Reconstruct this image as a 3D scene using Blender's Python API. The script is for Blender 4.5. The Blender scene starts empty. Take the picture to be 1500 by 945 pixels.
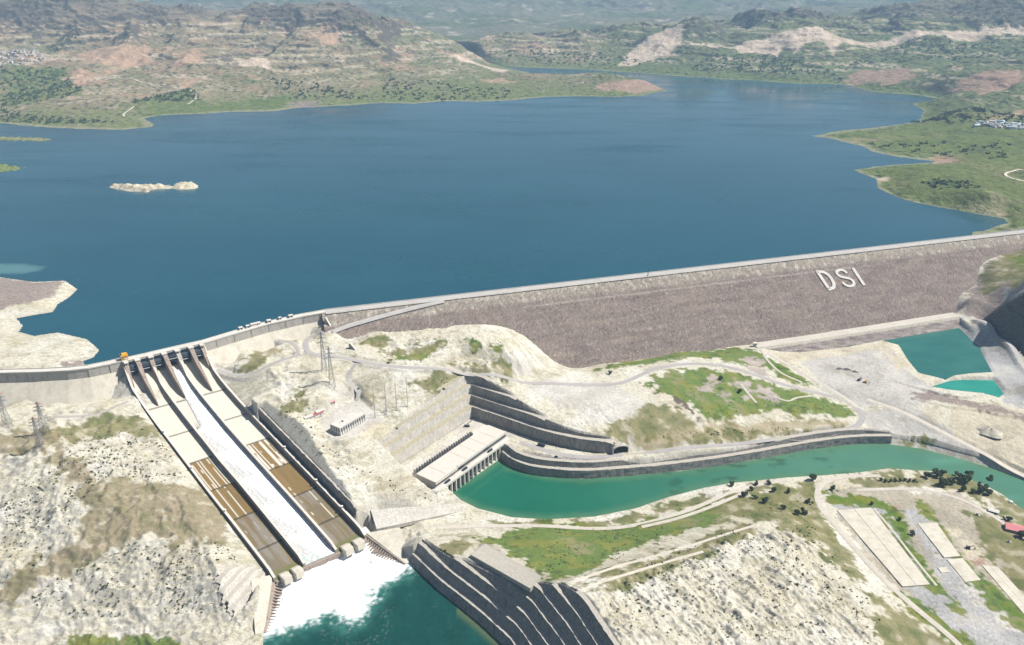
import bpy, math, random
import numpy as np
from mathutils import Vector
random.seed(7)
rng = np.random.RandomState(11)
sc = bpy.context.scene
col = sc.collection
# ---------------------------------------------------------------- survey: camera pose and pixel -> ground points
F = 1150.0; CAMZ = 630.0
TH = math.atan((472.5 + 30) / F); S, C = math.sin(TH), math.cos(TH)
def P(px, py, z):
    u = (px - 750) / F; v = (py - 472.5) / F
    t = (CAMZ - z) / (S + v * C)
    return np.array([u * t, (C - v * S) * t, z])
def PY(px, py, Y):
    u = (px - 750) / F; v = (py - 472.5) / F
    t = Y / (C - v * S)
    return np.array([u * t, Y, CAMZ - t * (S + v * C)])
LAKE = 120.0
# ---------------------------------------------------------------- noise
_r = np.random.RandomState(5)
_ang = _r.rand(65536).astype(np.float32) * 6.2831853
GX, GY = np.cos(_ang), np.sin(_ang)
def _h(ix, iy, seed):
    h = (ix.astype(np.int64) * 374761393 + iy.astype(np.int64) * 668265263 + seed * 974711) & 0xffffffff
    h = ((h ^ (h >> 13)) * 1274126177) & 0xffffffff
    return ((h ^ (h >> 16)) & 65535).astype(np.int32)
def perlin(x, y, seed=0):
    x0 = np.floor(x); y0 = np.floor(y)
    fx = (x - x0).astype(np.float32); fy = (y - y0).astype(np.float32)
    ix = x0.astype(np.int64); iy = y0.astype(np.int64)
    u = fx * fx * fx * (fx * (fx * 6 - 15) + 10); v = fy * fy * fy * (fy * (fy * 6 - 15) + 10)
    def g(dx, dy):
        k = _h(ix + dx, iy + dy, seed)
        return GX[k] * (fx - dx) + GY[k] * (fy - dy)
    a = g(0, 0); b = g(1, 0); c = g(0, 1); d = g(1, 1)
    return (a + u * (b - a) + v * (c - a + u * (a - b - c + d))) * 1.5
def fbm(x, y, sc_, octv=4, seed=0, gain=.5):
    r = 0; a = 1.0; f = 1.0 / sc_; n = 0
    for i in range(octv):
        r = r + a * perlin(x * f, y * f, seed + i * 17); n += a; a *= gain; f *= 2.03
    return r / n
def ridged(x, y, sc_, octv=4, seed=0, gain=.55):
    r = 0; a = 1.0; f = 1.0 / sc_; n = 0
    for i in range(octv):
        q = 1 - np.abs(perlin(x * f, y * f, seed + i * 31)) * 1.7
        r = r + a * q * np.abs(q); n += a; a *= gain; f *= 2.07
    return r / n
def sst(a, b, x):
    t = np.clip((x - a) / (b - a), 0, 1); return t * t * (3 - 2 * t)
# ---------------------------------------------------------------- plane geometry
def sdpoly(x, y, poly):
    """signed distance, positive inside; far points get -1e9"""
    poly = np.asarray(poly, float)[:, :2]
    out = np.full(x.shape, -1e9, np.float32)
    m = 120
    k = (x > poly[:, 0].min() - m) & (x < poly[:, 0].max() + m) & (y > poly[:, 1].min() - m) & (y < poly[:, 1].max() + m)
    if not k.any(): return out
    X = x[k]; Y = y[k]; d2 = np.full(X.shape, 1e18); ins = np.zeros(X.shape, bool)
    n = len(poly)
    for i in range(n):
        a = poly[i]; b = poly[(i + 1) % n]; e = b - a; L = e @ e + 1e-9
        t = np.clip(((X - a[0]) * e[0] + (Y - a[1]) * e[1]) / L, 0, 1)
        d2 = np.minimum(d2, (X - a[0] - t * e[0]) ** 2 + (Y - a[1] - t * e[1]) ** 2)
        if a[1] != b[1]:
            c = ((a[1] > Y) != (b[1] > Y)) & (X < (b[0] - a[0]) * (Y - a[1]) / (b[1] - a[1]) + a[0])
            ins ^= c
    d = np.sqrt(d2); out[k] = np.where(ins, d, -d)
    return out
def polyd(x, y, pl, ext=0.0):
    """distance to an open polyline: (abs dist, signed side left positive, arclength of the foot)"""
    pl = np.asarray(pl, float)[:, :2]
    best = np.full(x.shape, 1e18); sgn = np.ones(x.shape); sl = np.zeros(x.shape); acc = 0
    n = len(pl)
    for i in range(n - 1):
        a = pl[i]; b = pl[i + 1]; e = b - a; L = math.hypot(*e)
        t = ((x - a[0]) * e[0] + (y - a[1]) * e[1]) / (L * L)
        lo = -ext / L if i == 0 else 0; hi = 1 + (ext / L if i == n - 2 else 0)
        tc = np.clip(t, lo, hi)
        d2 = (x - a[0] - tc * e[0]) ** 2 + (y - a[1] - tc * e[1]) ** 2
        cr = e[0] * (y - a[1]) - e[1] * (x - a[0])
        m = d2 < best - 1e-6
        best = np.where(m, d2, best); sgn = np.where(m, np.sign(cr), sgn); sl = np.where(m, acc + tc * L, sl)
        acc += L
    return np.sqrt(best), sgn, sl
def resample(pl, step):
    pl = np.asarray(pl, float); seg = np.hypot(*(pl[1:, :2] - pl[:-1, :2]).T); s = np.r_[0, np.cumsum(seg)]
    n = max(2, int(s[-1] / step) + 1); q = np.linspace(0, s[-1], n)
    return np.stack([np.interp(q, s, pl[:, k]) for k in range(pl.shape[1])], 1)
def smooth_pl(pl, it=3):
    pl = np.asarray(pl, float)
    for _ in range(it):                                     # Chaikin, ends kept
        q = [pl[0]]
        for i in range(len(pl) - 1): q += [pl[i] * .75 + pl[i + 1] * .25, pl[i] * .25 + pl[i + 1] * .75]
        q.append(pl[-1]); pl = np.array(q)
    return pl
def normals(pl):
    t = np.gradient(pl[:, :2], axis=0); t /= np.linalg.norm(t, axis=1)[:, None] + 1e-9
    return np.stack([-t[:, 1], t[:, 0]], 1)                 # left normal
class RBF:
    def __init__(s, pts, c):
        s.p = np.array(pts, float); s.c = c; n = len(s.p)
        s.m = s.p[:, :2].mean(0); s.k = np.abs(s.p[:, :2] - s.m).max()
        d = np.hypot(s.p[:, None, 0] - s.p[None, :, 0], s.p[:, None, 1] - s.p[None, :, 1])
        A = np.zeros((n + 3, n + 3)); A[:n, :n] = -np.sqrt(d * d + c * c) + np.eye(n) * 0.5
        Q = np.c_[np.ones(n), (s.p[:, :2] - s.m) / s.k]; A[:n, n:] = Q; A[n:, :n] = Q.T
        s.w = np.linalg.solve(A, np.r_[s.p[:, 2], 0, 0, 0])
    def __call__(s, x, y):
        x = np.asarray(x, float); sh = x.shape; x = x.ravel(); y = np.asarray(y, float).ravel()
        r = np.empty(x.shape); w = s.w[:-3].astype(np.float32); pp = s.p.astype(np.float32)
        for i in range(0, len(x), 20000):
            xs = x[i:i + 20000, None].astype(np.float32); ys = y[i:i + 20000, None].astype(np.float32)
            r[i:i + 20000] = -np.sqrt((xs - pp[:, 0]) ** 2 + (ys - pp[:, 1]) ** 2 + s.c ** 2) @ w
        a = s.w[-3:]
        return (r + a[0] + a[1] * (x - s.m[0]) / s.k + a[2] * (y - s.m[1]) / s.k).reshape(sh)
# ---------------------------------------------------------------- relief control points (survey points px, py, height)
NEAR = [  # left bank below the concrete dam
 (0,600,94),(60,600,95),(110,596,96),(150,594,95),(185,585,92),
 (-80,640,96),(0,630,93),(30,622,94),(75,640,92),(110,625,90),(160,618,86),(200,620,80),(220,640,72),(60,660,88),(0,690,74),(-80,720,70),
 (100,690,80),(40,740,62),(0,770,52),(-80,830,38),(130,720,74),(180,700,72),(230,680,66),(260,690,60),(220,730,66),(280,750,54),(320,770,45),(150,770,58),
 (90,790,50),(40,840,36),(0,880,24),(-60,920,16),(200,800,48),(260,810,44),(310,820,46),(345,800,41),(340,834,39),(362,815,36),(365,853,28),(120,860,26),(200,870,22),(280,870,24),(328,868,28),
 (60,905,12),(150,918,6),(240,918,6),(320,915,9),(365,905,7),(60,935,3),(180,937,1.5),(260,938,2),(340,940,4),(380,938,1),(100,980,-1),(250,980,0),(380,980,-2),(-60,980,2),
 # spur between chute and power station
 (318,535,101),(340,560,93),(320,541,96),(345,528,98),(372,518,102),(400,509,105),(440,496,109),(470,481,112),(330,547,98),(375,548,101),(400,532,103),(430,523,104),(452,517,104),(448,502,107),(480,487,110),
 (500,523,101),(540,532,98),(570,537,95),(620,539,90),(660,541,86),(700,549,79),(750,556,68),(800,561,59),(860,564,53),(905,563,51),(925,556,50),(945,546,50),(965,538,50),(1000,533,49),(1040,533,47),(1070,538,45),(1100,547,42),(1140,561,36),(1180,572,31),(1220,580,27),(1245,590,24),(1262,603,21.5),(1264,615,20.5),(1255,625,20),
 (380,580,88),(420,565,92),(450,550,95),(480,560,94),(500,580,84),(420,600,84),(402,625,80),(440,620,84),(452,650,76),(474,690,62),
 (470,622,66),(500,590,68),(522,580,71),(548,603,67),(560,614,66),(520,638,66),(495,645,65),(560,590,72),(600,580,75),(640,565,78),(680,552,78),(620,594,68),(655,570,73),(590,606,68),
 (480,660,62),(520,660,58),(540,680,46),(510,700,48),(560,700,40),(600,715,31),(560,720,33),(620,725,22),(540,735,33),(503,720,50),(650,735,12),(672,742,7),(600,738,20),(560,745,20),(640,752,6),(590,765,6),(545,765,18),(560,793,7),(580,808,3.5),(572,783,10),(555,780,11),(595,790,9),
 # knoll before the rockfill face
 (500,481,107),(545,486,109),(510,505,106),(560,500,106),(600,510,101),(570,522,99),(600,492,106),(640,497,107),(680,500,104),(700,496,106),(738,507,99),(655,515,97),(700,530,86),(740,530,84),(760,545,68),(720,543,80),(765,535,76),(680,515,93),(770,545,64),
 # ground right of the pit
 (760,575,64),(800,590,56),(830,600,52),(800,575,58),(860,600,50),(870,620,45),(900,600,48),(940,590,47),(910,635,37),(890,640,40),(930,640,33),(960,640,30),(930,655,22),(960,620,40),(1000,640,28),(1000,610,40),(1028,612,38),(985,560,49),(1050,570,44),(1100,580,38),(1150,590,33),(1200,600,27),(1060,610,36),(1060,632,25),(1120,620,26),(1180,620,24),(1240,612,22),(960,660,20),(1050,650,20),(1150,641,20),(1230,630,20),(1270,640,16),(1320,636,12),
 (830,545,52),(900,535,50),(1000,520,47),(1060,522,47),(1112,509,45),(1130,530,42),(1160,545,38),(1200,562,33),(1150,519,37),(1200,515,34),(1250,540,34),(1300,545,33),(1230,570,31),(1300,505,35),(1330,545,32),(1280,580,28),(1340,580,29),(1320,610,23),(1380,600,27),(1300,625,17),(1350,640,14),(1400,655,12),(1440,668,11),(1500,690,9),(1430,620,24),(1470,630,22),(1500,650,18),(1560,690,12),(1480,600,29),(1500,580,31),(1560,620,27),(1560,570,34),
 (1400,463,45),(1425,470,45),(1415,482,38),(1440,500,36),(1455,525,34),(1460,495,43),(1500,530,39),(1450,556,32),(1480,560,33),(1540,560,36),(1420,555,32),(1380,553,31),
 # right abutment
 (1414,453,52),(1437,466,45),(1420,440,64),(1445,425,76),(1454,402,92),(1460,415,86),(1478,402,98),(1480,420,96),(1479,439,82),(1500,434,122),(1540,436,130),(1500,410,127),(1494,386,110),(1510,370,116),(1488,376,108),(1530,352,128),(1560,350,128),(1600,420,130),(1600,480,110),(1580,530,90),
 # south bank of the tailrace and the hill in front
 (700,752,2.5),(760,764,3),(840,766,3),(900,758,3),(960,744,3),(1020,724,3),(1100,712,4),(1180,703,5),(1250,697,5),(1300,693,5),(1360,695,5),(1430,715,6),(1490,750,6),(1560,800,6),
 (640,770,6),(720,771,5),(800,771,6),(880,775,7),(930,770,9),(990,755,11),(1060,727,9),(1100,716,7),(1150,708,7),(1200,712,8),
 (610,778,11),(640,782,16),(610,790,22),(660,800,27),(680,815,33),(700,795,24),(720,810,33),(745,845,44),(760,800,24),(800,790,20),(780,830,40),(786,861,60),(820,857,70),(852,869,77),(820,830,38),(860,830,38),(880,800,24),(900,815,30),(960,790,25),(1000,770,20),(1060,760,24),(1100,745,17),(1130,752,24),(1160,760,26),(1190,735,11),(1150,725,10),(1100,770,33),(1050,790,38),(1000,820,48),(950,840,58),(900,860,74),(900,940,82),(880,890,80),(960,900,68),(1000,945,66),(1040,880,55),(1100,830,46),(1150,800,38),(1200,790,22),(1220,800,16),(1200,840,30),(1120,900,50),(1180,900,40),(1240,860,24),(1280,880,18),(1220,945,42),(1300,930,22),(1320,910,14),(1100,980,55),(1000,990,60),(1250,990,34),(900,990,76),(820,990,76),
 (1225,747,11),(1290,744,11),(1363,857,11),(1310,860,11),(1195,740,10),(1250,800,11.5),(1330,890,11),(1400,940,11),(1340,730,9),(1400,730,8.5),(1450,760,8.5),(1500,800,9),(1420,800,9.5),(1480,860,10),(1440,900,10.5),(1500,945,10.5),(1380,980,11),(1500,990,11),(1600,900,10),(1600,800,8),(1350,980,13),
]
CREST = [P(x, y, 130) for x, y in ((-700,548),(-80,548),(0,547),(60,545.5),(100,543.5),(130,540),(165,533),(180,529),(299,503),(337,491.5),(390,476),(443,464),(475,457.5))]
_a = P(477, 458, 130); _b = P(1500, 340, 130); _d = (_b - _a) / np.hypot(*(_b - _a)[:2])
CREST[-1] = _a
DAM0 = _a; DAMD = _d; DAMN = np.array([_d[1], -_d[0], 0])     # along the crest, and downstream
DAML = 1560.0
CREST_EXT = CREST + [_a + _d * 6000]
SLOPE = 1.65
near_pts = [P(*q) for q in NEAR]
for px in range(500, 1111, 60):                              # keep the natural ground under the fill
    for off in (20, 70, 120):
        if px < 560 and off > 30: continue
        s = (P(px, 458 - (px - 477) * .1153, 130) - DAM0)[:2] @ DAMD[:2]
        q = DAM0 + DAMD * s + DAMN * off
        if px < 780 and off > 60: continue
        near_pts.append(np.array([q[0], q[1], 130 - off / SLOPE - 22]))
for s in range(720, 1480, 90):
    for off in (20, 80, 135):
        q = DAM0 + DAMD * s + DAMN * off; zq = 130 - off / SLOPE; dp = q[1] * C + (CAMZ - zq) * S; pu = 750 + F * q[0] / dp; pv = 472.5 + F * ((CAMZ - zq) * C - q[1] * S) / dp
        if pu > 1398 + (455 - pv) * 1.0 or pv > 470: continue
        near_pts.append(np.array([q[0], q[1], 130 - off / SLOPE - 18]))
for i in (1, 2, 3, 4, 5, 6, 9, 10, 11):
    for off in (4, 16): q = CREST[i]; near_pts.append(np.array([q[0] + .25 * off, q[1] - off, 112 - off * 1.3]))
nearR = RBF(near_pts, 9.0)
LANDS = []                                                    # shores of the lake (px, py at lake level)
def shore(pts): return np.array([P(x, y, LAKE)[:2] for x, y in pts])
L_pen = shore([(-500,395),(-100,402),(0,406),(50,413),(95,411),(114,424),(100,437),(85,446),(78,457),(25,466),(34,478),(28,486),(50,492),(85,487),(128,497),(146,513),(137,524),(123,529),(124,541),(60,549),(-80,552),(-500,552)])
L_left = np.r_[shore([(-1100,210),(0,181),(60,186),(110,189),(180,190),(228,186),(214,173),(235,169),(290,167),(340,164),(400,163),(440,158),(500,155),(560,151),(610,152),(650,148),(700,149),(750,147),(800,142),(850,141),(900,142),(940,140),(977,133),(960,124),(900,120),(860,115),(815,113),(780,108),(748,100)]), np.array([PY(700, 96, 5500)[:2], PY(640, 60, 6300)[:2], (-400, 6600), (-9000, 6600)])]
L_right = np.r_[np.array([PY(700, 96, 5550)[:2]]), shore([(752,98),(860,102),(950,108),(1000,112),(1060,116),(1110,118),(1160,122),(1240,124),(1275,134),(1350,140),(1375,145),(1335,152),(1352,162),(1345,178),(1290,186),(1235,191),(1188,199),(1225,205),(1262,214),(1275,222),(1320,231),(1375,237),(1290,243),(1250,249),(1284,262),(1285,274),(1310,288),(1335,296),(1400,309),(1445,316),(1472,321),(1476,327),(1455,332),(1430,340),(1425,346)]), np.array([(1150,1690),(2500,1900),(9000,4000),(9000,7000),(-400,6800),PY(640,60,6400)[:2]])]
L_i1 = shore([(-300,197),(0,199),(60,201),(96,205),(60,208),(0,207),(-300,212)])
L_i2 = shore([(-300,232),(0,238),(30,242),(42,246),(25,251),(0,253),(-300,262)])
ISL = shore([(157,274),(165,271),(200,272),(235,272),(252,273),(262,269),(280,268),(292,272),(288,277),(262,278),(250,276),(225,278),(216,282),(195,281),(175,279)])
penR = RBF([P(*q) for q in ((0,425,134),(60,424,132),(92,416,127),(0,460,124),(70,447,125),(0,500,128),(60,508,127),(115,503,126),(0,478,124),(-200,440,140),(-200,500,134),(-400,450,150),(100,526,124),(60,538,125),(0,530,130),(-200,540,132))] + [np.array([x, y, 121.]) for x, y in L_pen[2:19]], 8.0)
FARC = [(0,3,5100),(60,8,5150),(100,5,5200),(160,8,5250),(200,14,5300),(240,12,5300),(280,24,5350),(330,27,5300),(380,21,5350),(430,17,5400),(480,12,5400),(520,22,5400),(560,36,5350),(600,55,5300),(640,68,5250),(690,88,5180),(720,97,5120),(-400,0,5200),(-900,5,5200),
 (30,85,4250),(100,65,4700),(200,60,4800),(150,90,4250),(250,100,4150),(350,80,4500),(450,70,4700),(540,70,4850),(600,95,4550),(660,110,4400),(200,140,3500),(80,140,3500),(300,135,3700),(400,125,3900),(500,120,4050),(600,125,4050),(700,120,4300),(780,118,4300),(760,105,4750),(800,105,4480),(830,106,4400),(870,107,4320),(905,111,4250),(940,118,4160),(100,170,3220),(0,160,3280),(-300,150,3400),(-300,80,4300),(380,150,3620),(0,120,3750),(120,115,3850),(30,60,4700),(300,40,5100),(420,40,5150),(0,25,5000),(150,30,5050),(-800,120,3800)]
FARC_R = [(700,64,5750),(760,56,5800),(850,52,5750),(900,54,5700),(990,44,5600),(1010,37,5650),(1060,32,5700),(1100,30,5750),(1170,24,5800),(1230,29,5850),(1300,17,5900),(1340,11,5800),(1380,11,5700),(1440,0,5600),(1470,2,5550),(1500,4,5500),(1600,6,5400),(1900,5,5300),
 (720,72,5650),(850,64,5600),(980,52,5400),(1010,56,5300),(1100,50,5250),(1200,52,5200),(1330,45,5150),(1500,49,5050),(1600,50,4950),(780,88,5350),(900,90,5200),(1000,95,4950),(1100,85,4850),(1200,85,4750),(1250,95,4600),(1150,105,4550),(1320,80,4750),(1400,80,4600),(1500,75,4600),(1400,105,3950),(1300,118,4150),(1500,100,3900),(1500,120,3550),(1420,130,3550),(1440,142,3300),(1500,150,3200),(1400,165,3050),(1450,180,2880),(1500,185,2850),(1380,195,2800),(1300,193,2920),(1300,215,2620),(1400,212,2600),(1480,222,2450),(1420,236,2330),(1500,240,2260),(1330,248,2200),(1420,256,2120),(1340,268,2030),(1400,275,1960),(1480,270,1960),(1500,290,1850),(1440,296,1820),(1480,318,1740),(1500,330,1690),(1600,300,1780),(1600,220,2400),(1700,180,2800),(1800,120,3500),(2000,250,2100)]
leftR = RBF([PY(*q) for q in FARC] + [np.array([-9000, 5200., 480]), np.array([-3000, 6600., 300]), np.array([-400, 6600., 200])] + [np.array([x, y, 121.]) for x, y in L_left[1:-5]], 60.0)
rightR = RBF([PY(*q) for q in FARC_R] + [np.array([6000, 5200., 480]), np.array([2500, 7000., 300]), np.array([0, 6800., 200])] + [np.array([x, y, 121.]) for x, y in L_right[1:-7]], 50.0)
MTN = [(600,53,7100),(760,54,6900),(900,50,6900),(450,40,7300),(300,35,7300),(0,25,7300),(1000,44,7100),(1200,30,7200),(1500,20,7200),(700,22,8700),(950,26,8700),(500,12,8900),(200,10,9000),(1200,12,9200),(1400,8,9200),(-400,20,7400),(1900,20,7400),
 (-500,-5,10300),(0,-3,10300),(120,-4,10300),(192,2,10300),(260,-4,10300),(400,-7,10400),(600,-8,10400),(800,-6,10500),(870,0,10500),(910,2,10500),(960,-4,10500),(1100,-7,10500),(1230,-3,10500),(1275,3,10500),(1320,-3,10500),(1450,-6,10500),(1700,-6,10500),(2100,-4,10500)]
mtnR = RBF([PY(*q) for q in MTN] + [np.array([x, 12600., 250]) for x in (-9000, -4000, 0, 4000, 9000)] + [np.array([x, 6300., 110]) for x in (-6000, -2500, 0, 2500, 6000)], 80.0)
# ---------------------------------------------------------------- spillway plan (wall crests surveyed, heights from the profile)
PROF_S = [0, .035, .08, .12, .17, .24, .35, .53, .64, .80, .90, 1.0]
PROF_Z = [130, 121, 100, 91, 84, 76.5, 67, 54, 46.5, 36, 28.5, 20]
def ztop(s): return np.interp(s, PROF_S, PROF_Z)
def zfloor(s): return np.interp(s, [0, .03, .06, .09, .12, .17, 1.0], [112, 109, 101, 91, 83.5, 76.5, 12.5]) * (s < .17) + (np.interp(s, PROF_S, PROF_Z) - 7.5) * (s >= .17)
WALL_PX = [
 [(180,530),(182.5,552),(187.6,570),(196.5,580),(218,608.5),(231,626),(250,648),(300,715),(350,777),(401.6,843)],
 [(219,521),(223,539),(233,563),(246,578),(262.5,598.7),(279,620),(295.5,640),(320.7,675),(350,705),(398,766),(445,822)],
 [(257.5,512),(262.8,527),(271.4,550.5),(285,565.7),(307,592),(332,623),(369.4,665),(414.6,715),(453,758.5),(492,802)],
 [(297,503),(299.5,520.5),(305.7,539),(319.6,555),(338.7,575.5),(360,598),(401.7,641),(443.6,684),(488.8,732),(521,764),(534.7,781)]]
WALLS = []
SN = np.linspace(0, 1, 81)
for wl in WALL_PX:
    a = P(*wl[0], 130); b = P(*wl[-1], 20); d = (b - a)[:2]; L2 = d @ d; pts = []
    for px, py in wl:
        s = 0.3
        for _ in range(60): s = .7 * s + .3 * np.clip(((P(px, py, float(ztop(s))) - a)[:2] @ d) / L2, 0, 1)
        q = P(px, py, float(ztop(s))); pts.append((s, q[0], q[1]))
    pts = np.array(pts); pts[0, 0] = 0; pts[-1, 0] = 1; pts[:, 0] = np.maximum.accumulate(pts[:, 0] + np.arange(len(pts)) * 1e-5)
    n = np.array([-d[1], d[0]]) / math.sqrt(L2)
    off = (pts[:, 1:] - a[:2]) @ n                            # keep each wall straight apart from a slight bow
    off = np.interp(SN, pts[:, 0], off) * .35
    lin = a[:2] + SN[:, None] * d + off[:, None] * n
    WALLS.append(np.c_[lin, ztop(SN)])
def chute(u, s):
    """plan position: u 0..3 across the three lanes, s 0..1 down the chute"""
    u = np.asarray(u, float); s = np.asarray(s, float); i = np.clip(np.floor(u), 0, 2).astype(int); f = u - i
    X = [np.interp(s, SN, w[:, 0]) for w in WALLS]; Y = [np.interp(s, SN, w[:, 1]) for w in WALLS]
    X = np.array(X); Y = np.array(Y); k = np.indices(i.shape)
    xa = np.choose(i, X); xb = np.choose(i + 1, X); ya = np.choose(i, Y); yb = np.choose(i + 1, Y)
    return xa + (xb - xa) * f, ya + (yb - ya) * f
CH_C = (WALLS[0][:, :2] + WALLS[3][:, :2]) / 2; CH_W = np.hypot(*(WALLS[0] - WALLS[3])[:, :2].T) / 2 * .985
CH_L = np.hypot(*(CH_C[-1] - CH_C[0]))
# ---------------------------------------------------------------- water edges at tail level
RIVER = np.array([P(x, y, 0)[:2] for x, y in ((655,722),(667,712),(700,695),(733,671.5),(748,684),(775,694),(800,698),(850,702),(900,699),(1000,690),(1100,675),(1200,656),(1260,650),(1300,650),(1350,657),(1400,670),(1450,685),(1500,703),(1600,745),(1800,830),(1800,900),(1560,800),(1500,748),(1470,726),(1440,711),(1400,697),(1360,690.5),(1330,689),(1300,686.5),(1260,692),(1200,697),(1150,700),(1070,708),(1030,715),(980,728),(930,745),(870,757),(800,761),(750,758),(700,745),(665,728))])
POOL = np.array([P(x, y, 0)[:2] for x, y in ((386,925),(402,850),(537,784),(594,826),(604,829),(640,863),(680,895),(707,917),(744,950),(779,1000),(814,1068),(856,1165),(860,1300),(380,1300),(384,960))])
POND1 = np.array([P(x, y, 31)[:2] for x, y in ((1150,514.5),(1250,503),(1330,489),(1385,478),(1398,476),(1408,483),(1425,500),(1435,508),(1440,520),(1453,545),(1420,547),(1398,550),(1385,556),(1370,552),(1345,546),(1330,528),(1316,505),(1290,499),(1240,509),(1170,517))])
POND2 = np.array([P(x, y, 28)[:2] for x, y in ((1362,567),(1390,558),(1410,556),(1455,557),(1465,569),(1470,577),(1463,583),(1455,580),(1440,577),(1390,572))])
# ---------------------------------------------------------------- stepped rock cuts: toe line, toe height, tiers (rise, run, ledge)
CUTS = {}
def cut(name, px, z0, tiers, step=3.0, smooth=0, flat=None):
    pl = np.array([P(x, y, z0)[:2] for x, y in px])
    if smooth: pl = smooth_pl(pl, smooth)
    prof = [(0.0, 0.0)]; d = h = 0.0
    for r, run, led in tiers:
        d += run; h += r; prof.append((d, h)); d += led; prof.append((d, h + led * .03))
    CUTS[name] = dict(pl=pl, z0=z0, prof=np.array(prof), tiers=tiers, step=step)
cut('pit', [(572,688.5),(620,658),(692,611),(740,627.5),(790,645),(820,653),(850,659),(880,663),(905,664)], 20, [(17,1.6,7.5),(13,1.3,6.5),(13,1.3,6),(13,1.3,7)], smooth=0)
cut('bank', [(734,671.5),(748,684),(775,694),(800,698),(850,702),(900,699),(1000,690),(1100,675),(1200,656),(1260,650),(1305,650)], 0, [(12,1.4,6.5),(8,1.2,6)], smooth=2)
cut('pool', [(600,824),(640,863),(680,895),(707,917),(742,950),(776,1000),(811,1068),(852,1165)], 0, [(11,4.2,5)] * 7, smooth=0)
cut('trench', [tuple(x) for x in ((392,613),(440,665),(490,718),(528,757))], 50, [(17,2.2,2.2)])
cut('bench', [(338,908),(368,874),(395,843)], 12, [(6,3,5)] * 4)
cut('cliff', [(1439,471),(1460,489),(1500,520),(1540,552)], 43, [(48,12,3),(48,12,6)])
# the trench toe follows the chute's right wall
_k = np.linspace(.36, .93, 40); _wx = np.interp(_k, SN, WALLS[3][:, 0]); _wy = np.interp(_k, SN, WALLS[3][:, 1])
_n = normals(np.c_[_wx, _wy]); CUTS['trench']['pl'] = np.c_[_wx, _wy] + _n * 5.0
CUTS['trench']['z0'] = None
TR_S = np.r_[0, np.cumsum(np.hypot(*np.diff(CUTS['trench']['pl'], axis=0).T))]; TR_Z = ztop(_k) - 5
def cut_z0(name, s):
    c = CUTS[name]
    return np.full(np.shape(s), float(c['z0'])) if c['z0'] is not None else np.interp(s, TR_S, TR_Z)
PIT = np.array([P(x, y, 20)[:2] for x, y in ((572,688.5),(620,658),(692,611),(740,627.5),(790,645),(820,653),(850,659),(880,663),(905,664),(960,664),(960,670),(905,680),(850,684),(800,678),(765,668),(742,652),(735,652),(640,722),(596,708))])
YARD = np.array([P(x, y, 66)[:2] for x, y in ((463,617),(505,590),(522,582),(548,603),(562,614),(520,638),(497,644),(470,624))])
PADS = [(PIT, 20.0, 4), (YARD, 66.0, 8)]
# ---------------------------------------------------------------- zones of relief roughness
def ground_poly(pts, z): return np.array([P(x, y, z)[:2] for x, y in pts])
ROUGH = [  # polygon, roughness (metres), gully (metres)
 (ground_poly([(-300,660),(0,660),(60,645),(130,640),(200,650),(260,690),(330,780),(300,800),(380,850),(360,900),(200,915),(0,940),(-300,960)], 45), 1.7, 7.5),
 (ground_poly([(0,590),(60,600),(150,600),(200,590),(240,640),(130,640),(0,640)], 92), .7, 1.5),
 (ground_poly([(380,560),(440,550),(500,640),(560,700),(690,740),(640,755),(560,735),(500,720),(420,650)], 60), 1.3, 5.0),
 (ground_poly([(500,470),(700,480),(775,530),(765,548),(690,535),(560,525),(500,510)], 98), 1.0, 4.0),
 (ground_poly([(560,545),(690,550),(660,580),(560,610),(520,590)], 78), .9, 2.5),
 (ground_poly([(870,870),(960,810),(1090,760),(1180,750),(1240,830),(1290,890),(1300,1000),(880,1000)], 48), 1.6, 8.0),
 (ground_poly([(780,590),(900,590),(960,640),(880,640)], 48), .8, 2.5),
 (ground_poly([(1430,600),(1500,600),(1560,690),(1450,670),(1400,630)], 20), .6, 1.5),
 (ground_poly([(1420,400),(1560,380),(1600,520),(1440,450)], 85), .8, 2.0)]
ROADS = []            # filled after the base relief is known
def base_near(x, y):
    z = nearR(x, y)
    # spillway corridor
    d, sg, sl = polyd(x, y, CH_C, 0)
    s = sl / CH_L; hw = np.interp(s, SN, CH_W); e = d - hw; top = ztop(s)
    on = (e < 60) & (s > .02)
    side_r = sg > 0
    lo = top - 9; hi = top - np.where(side_r, 1.5, 7.5 - 2 * sst(.9, .6, s)) + .5 * np.maximum(e - 2, 0)
    trench = side_r & (s > .33) & (s < .95)
    zz = np.where(trench, np.maximum(z, lo), np.clip(z, lo - .8 * np.maximum(e - 1, 0), hi))
    z = np.where(on & (e >= 0), zz, z)
    z = np.where((e < 1.6) & (s > 0) & (s < 1), np.minimum(z, zfloor(s) - 3.5), z)
    z = np.where(trench & (e < 5.5) & (e >= 1.6), top - 5.2, z)
    return z
def gully(x, y, s=15., k=46):
    """erosion furrows, drawn out along the dip of each bank"""
    w = x < -60; dx = np.where(w, .86, .56); dy = np.where(w, .51, -.83)
    return ridged((x * dx + y * dy) * .2, -x * dy + y * dx, s, 3, k, .5)
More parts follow.
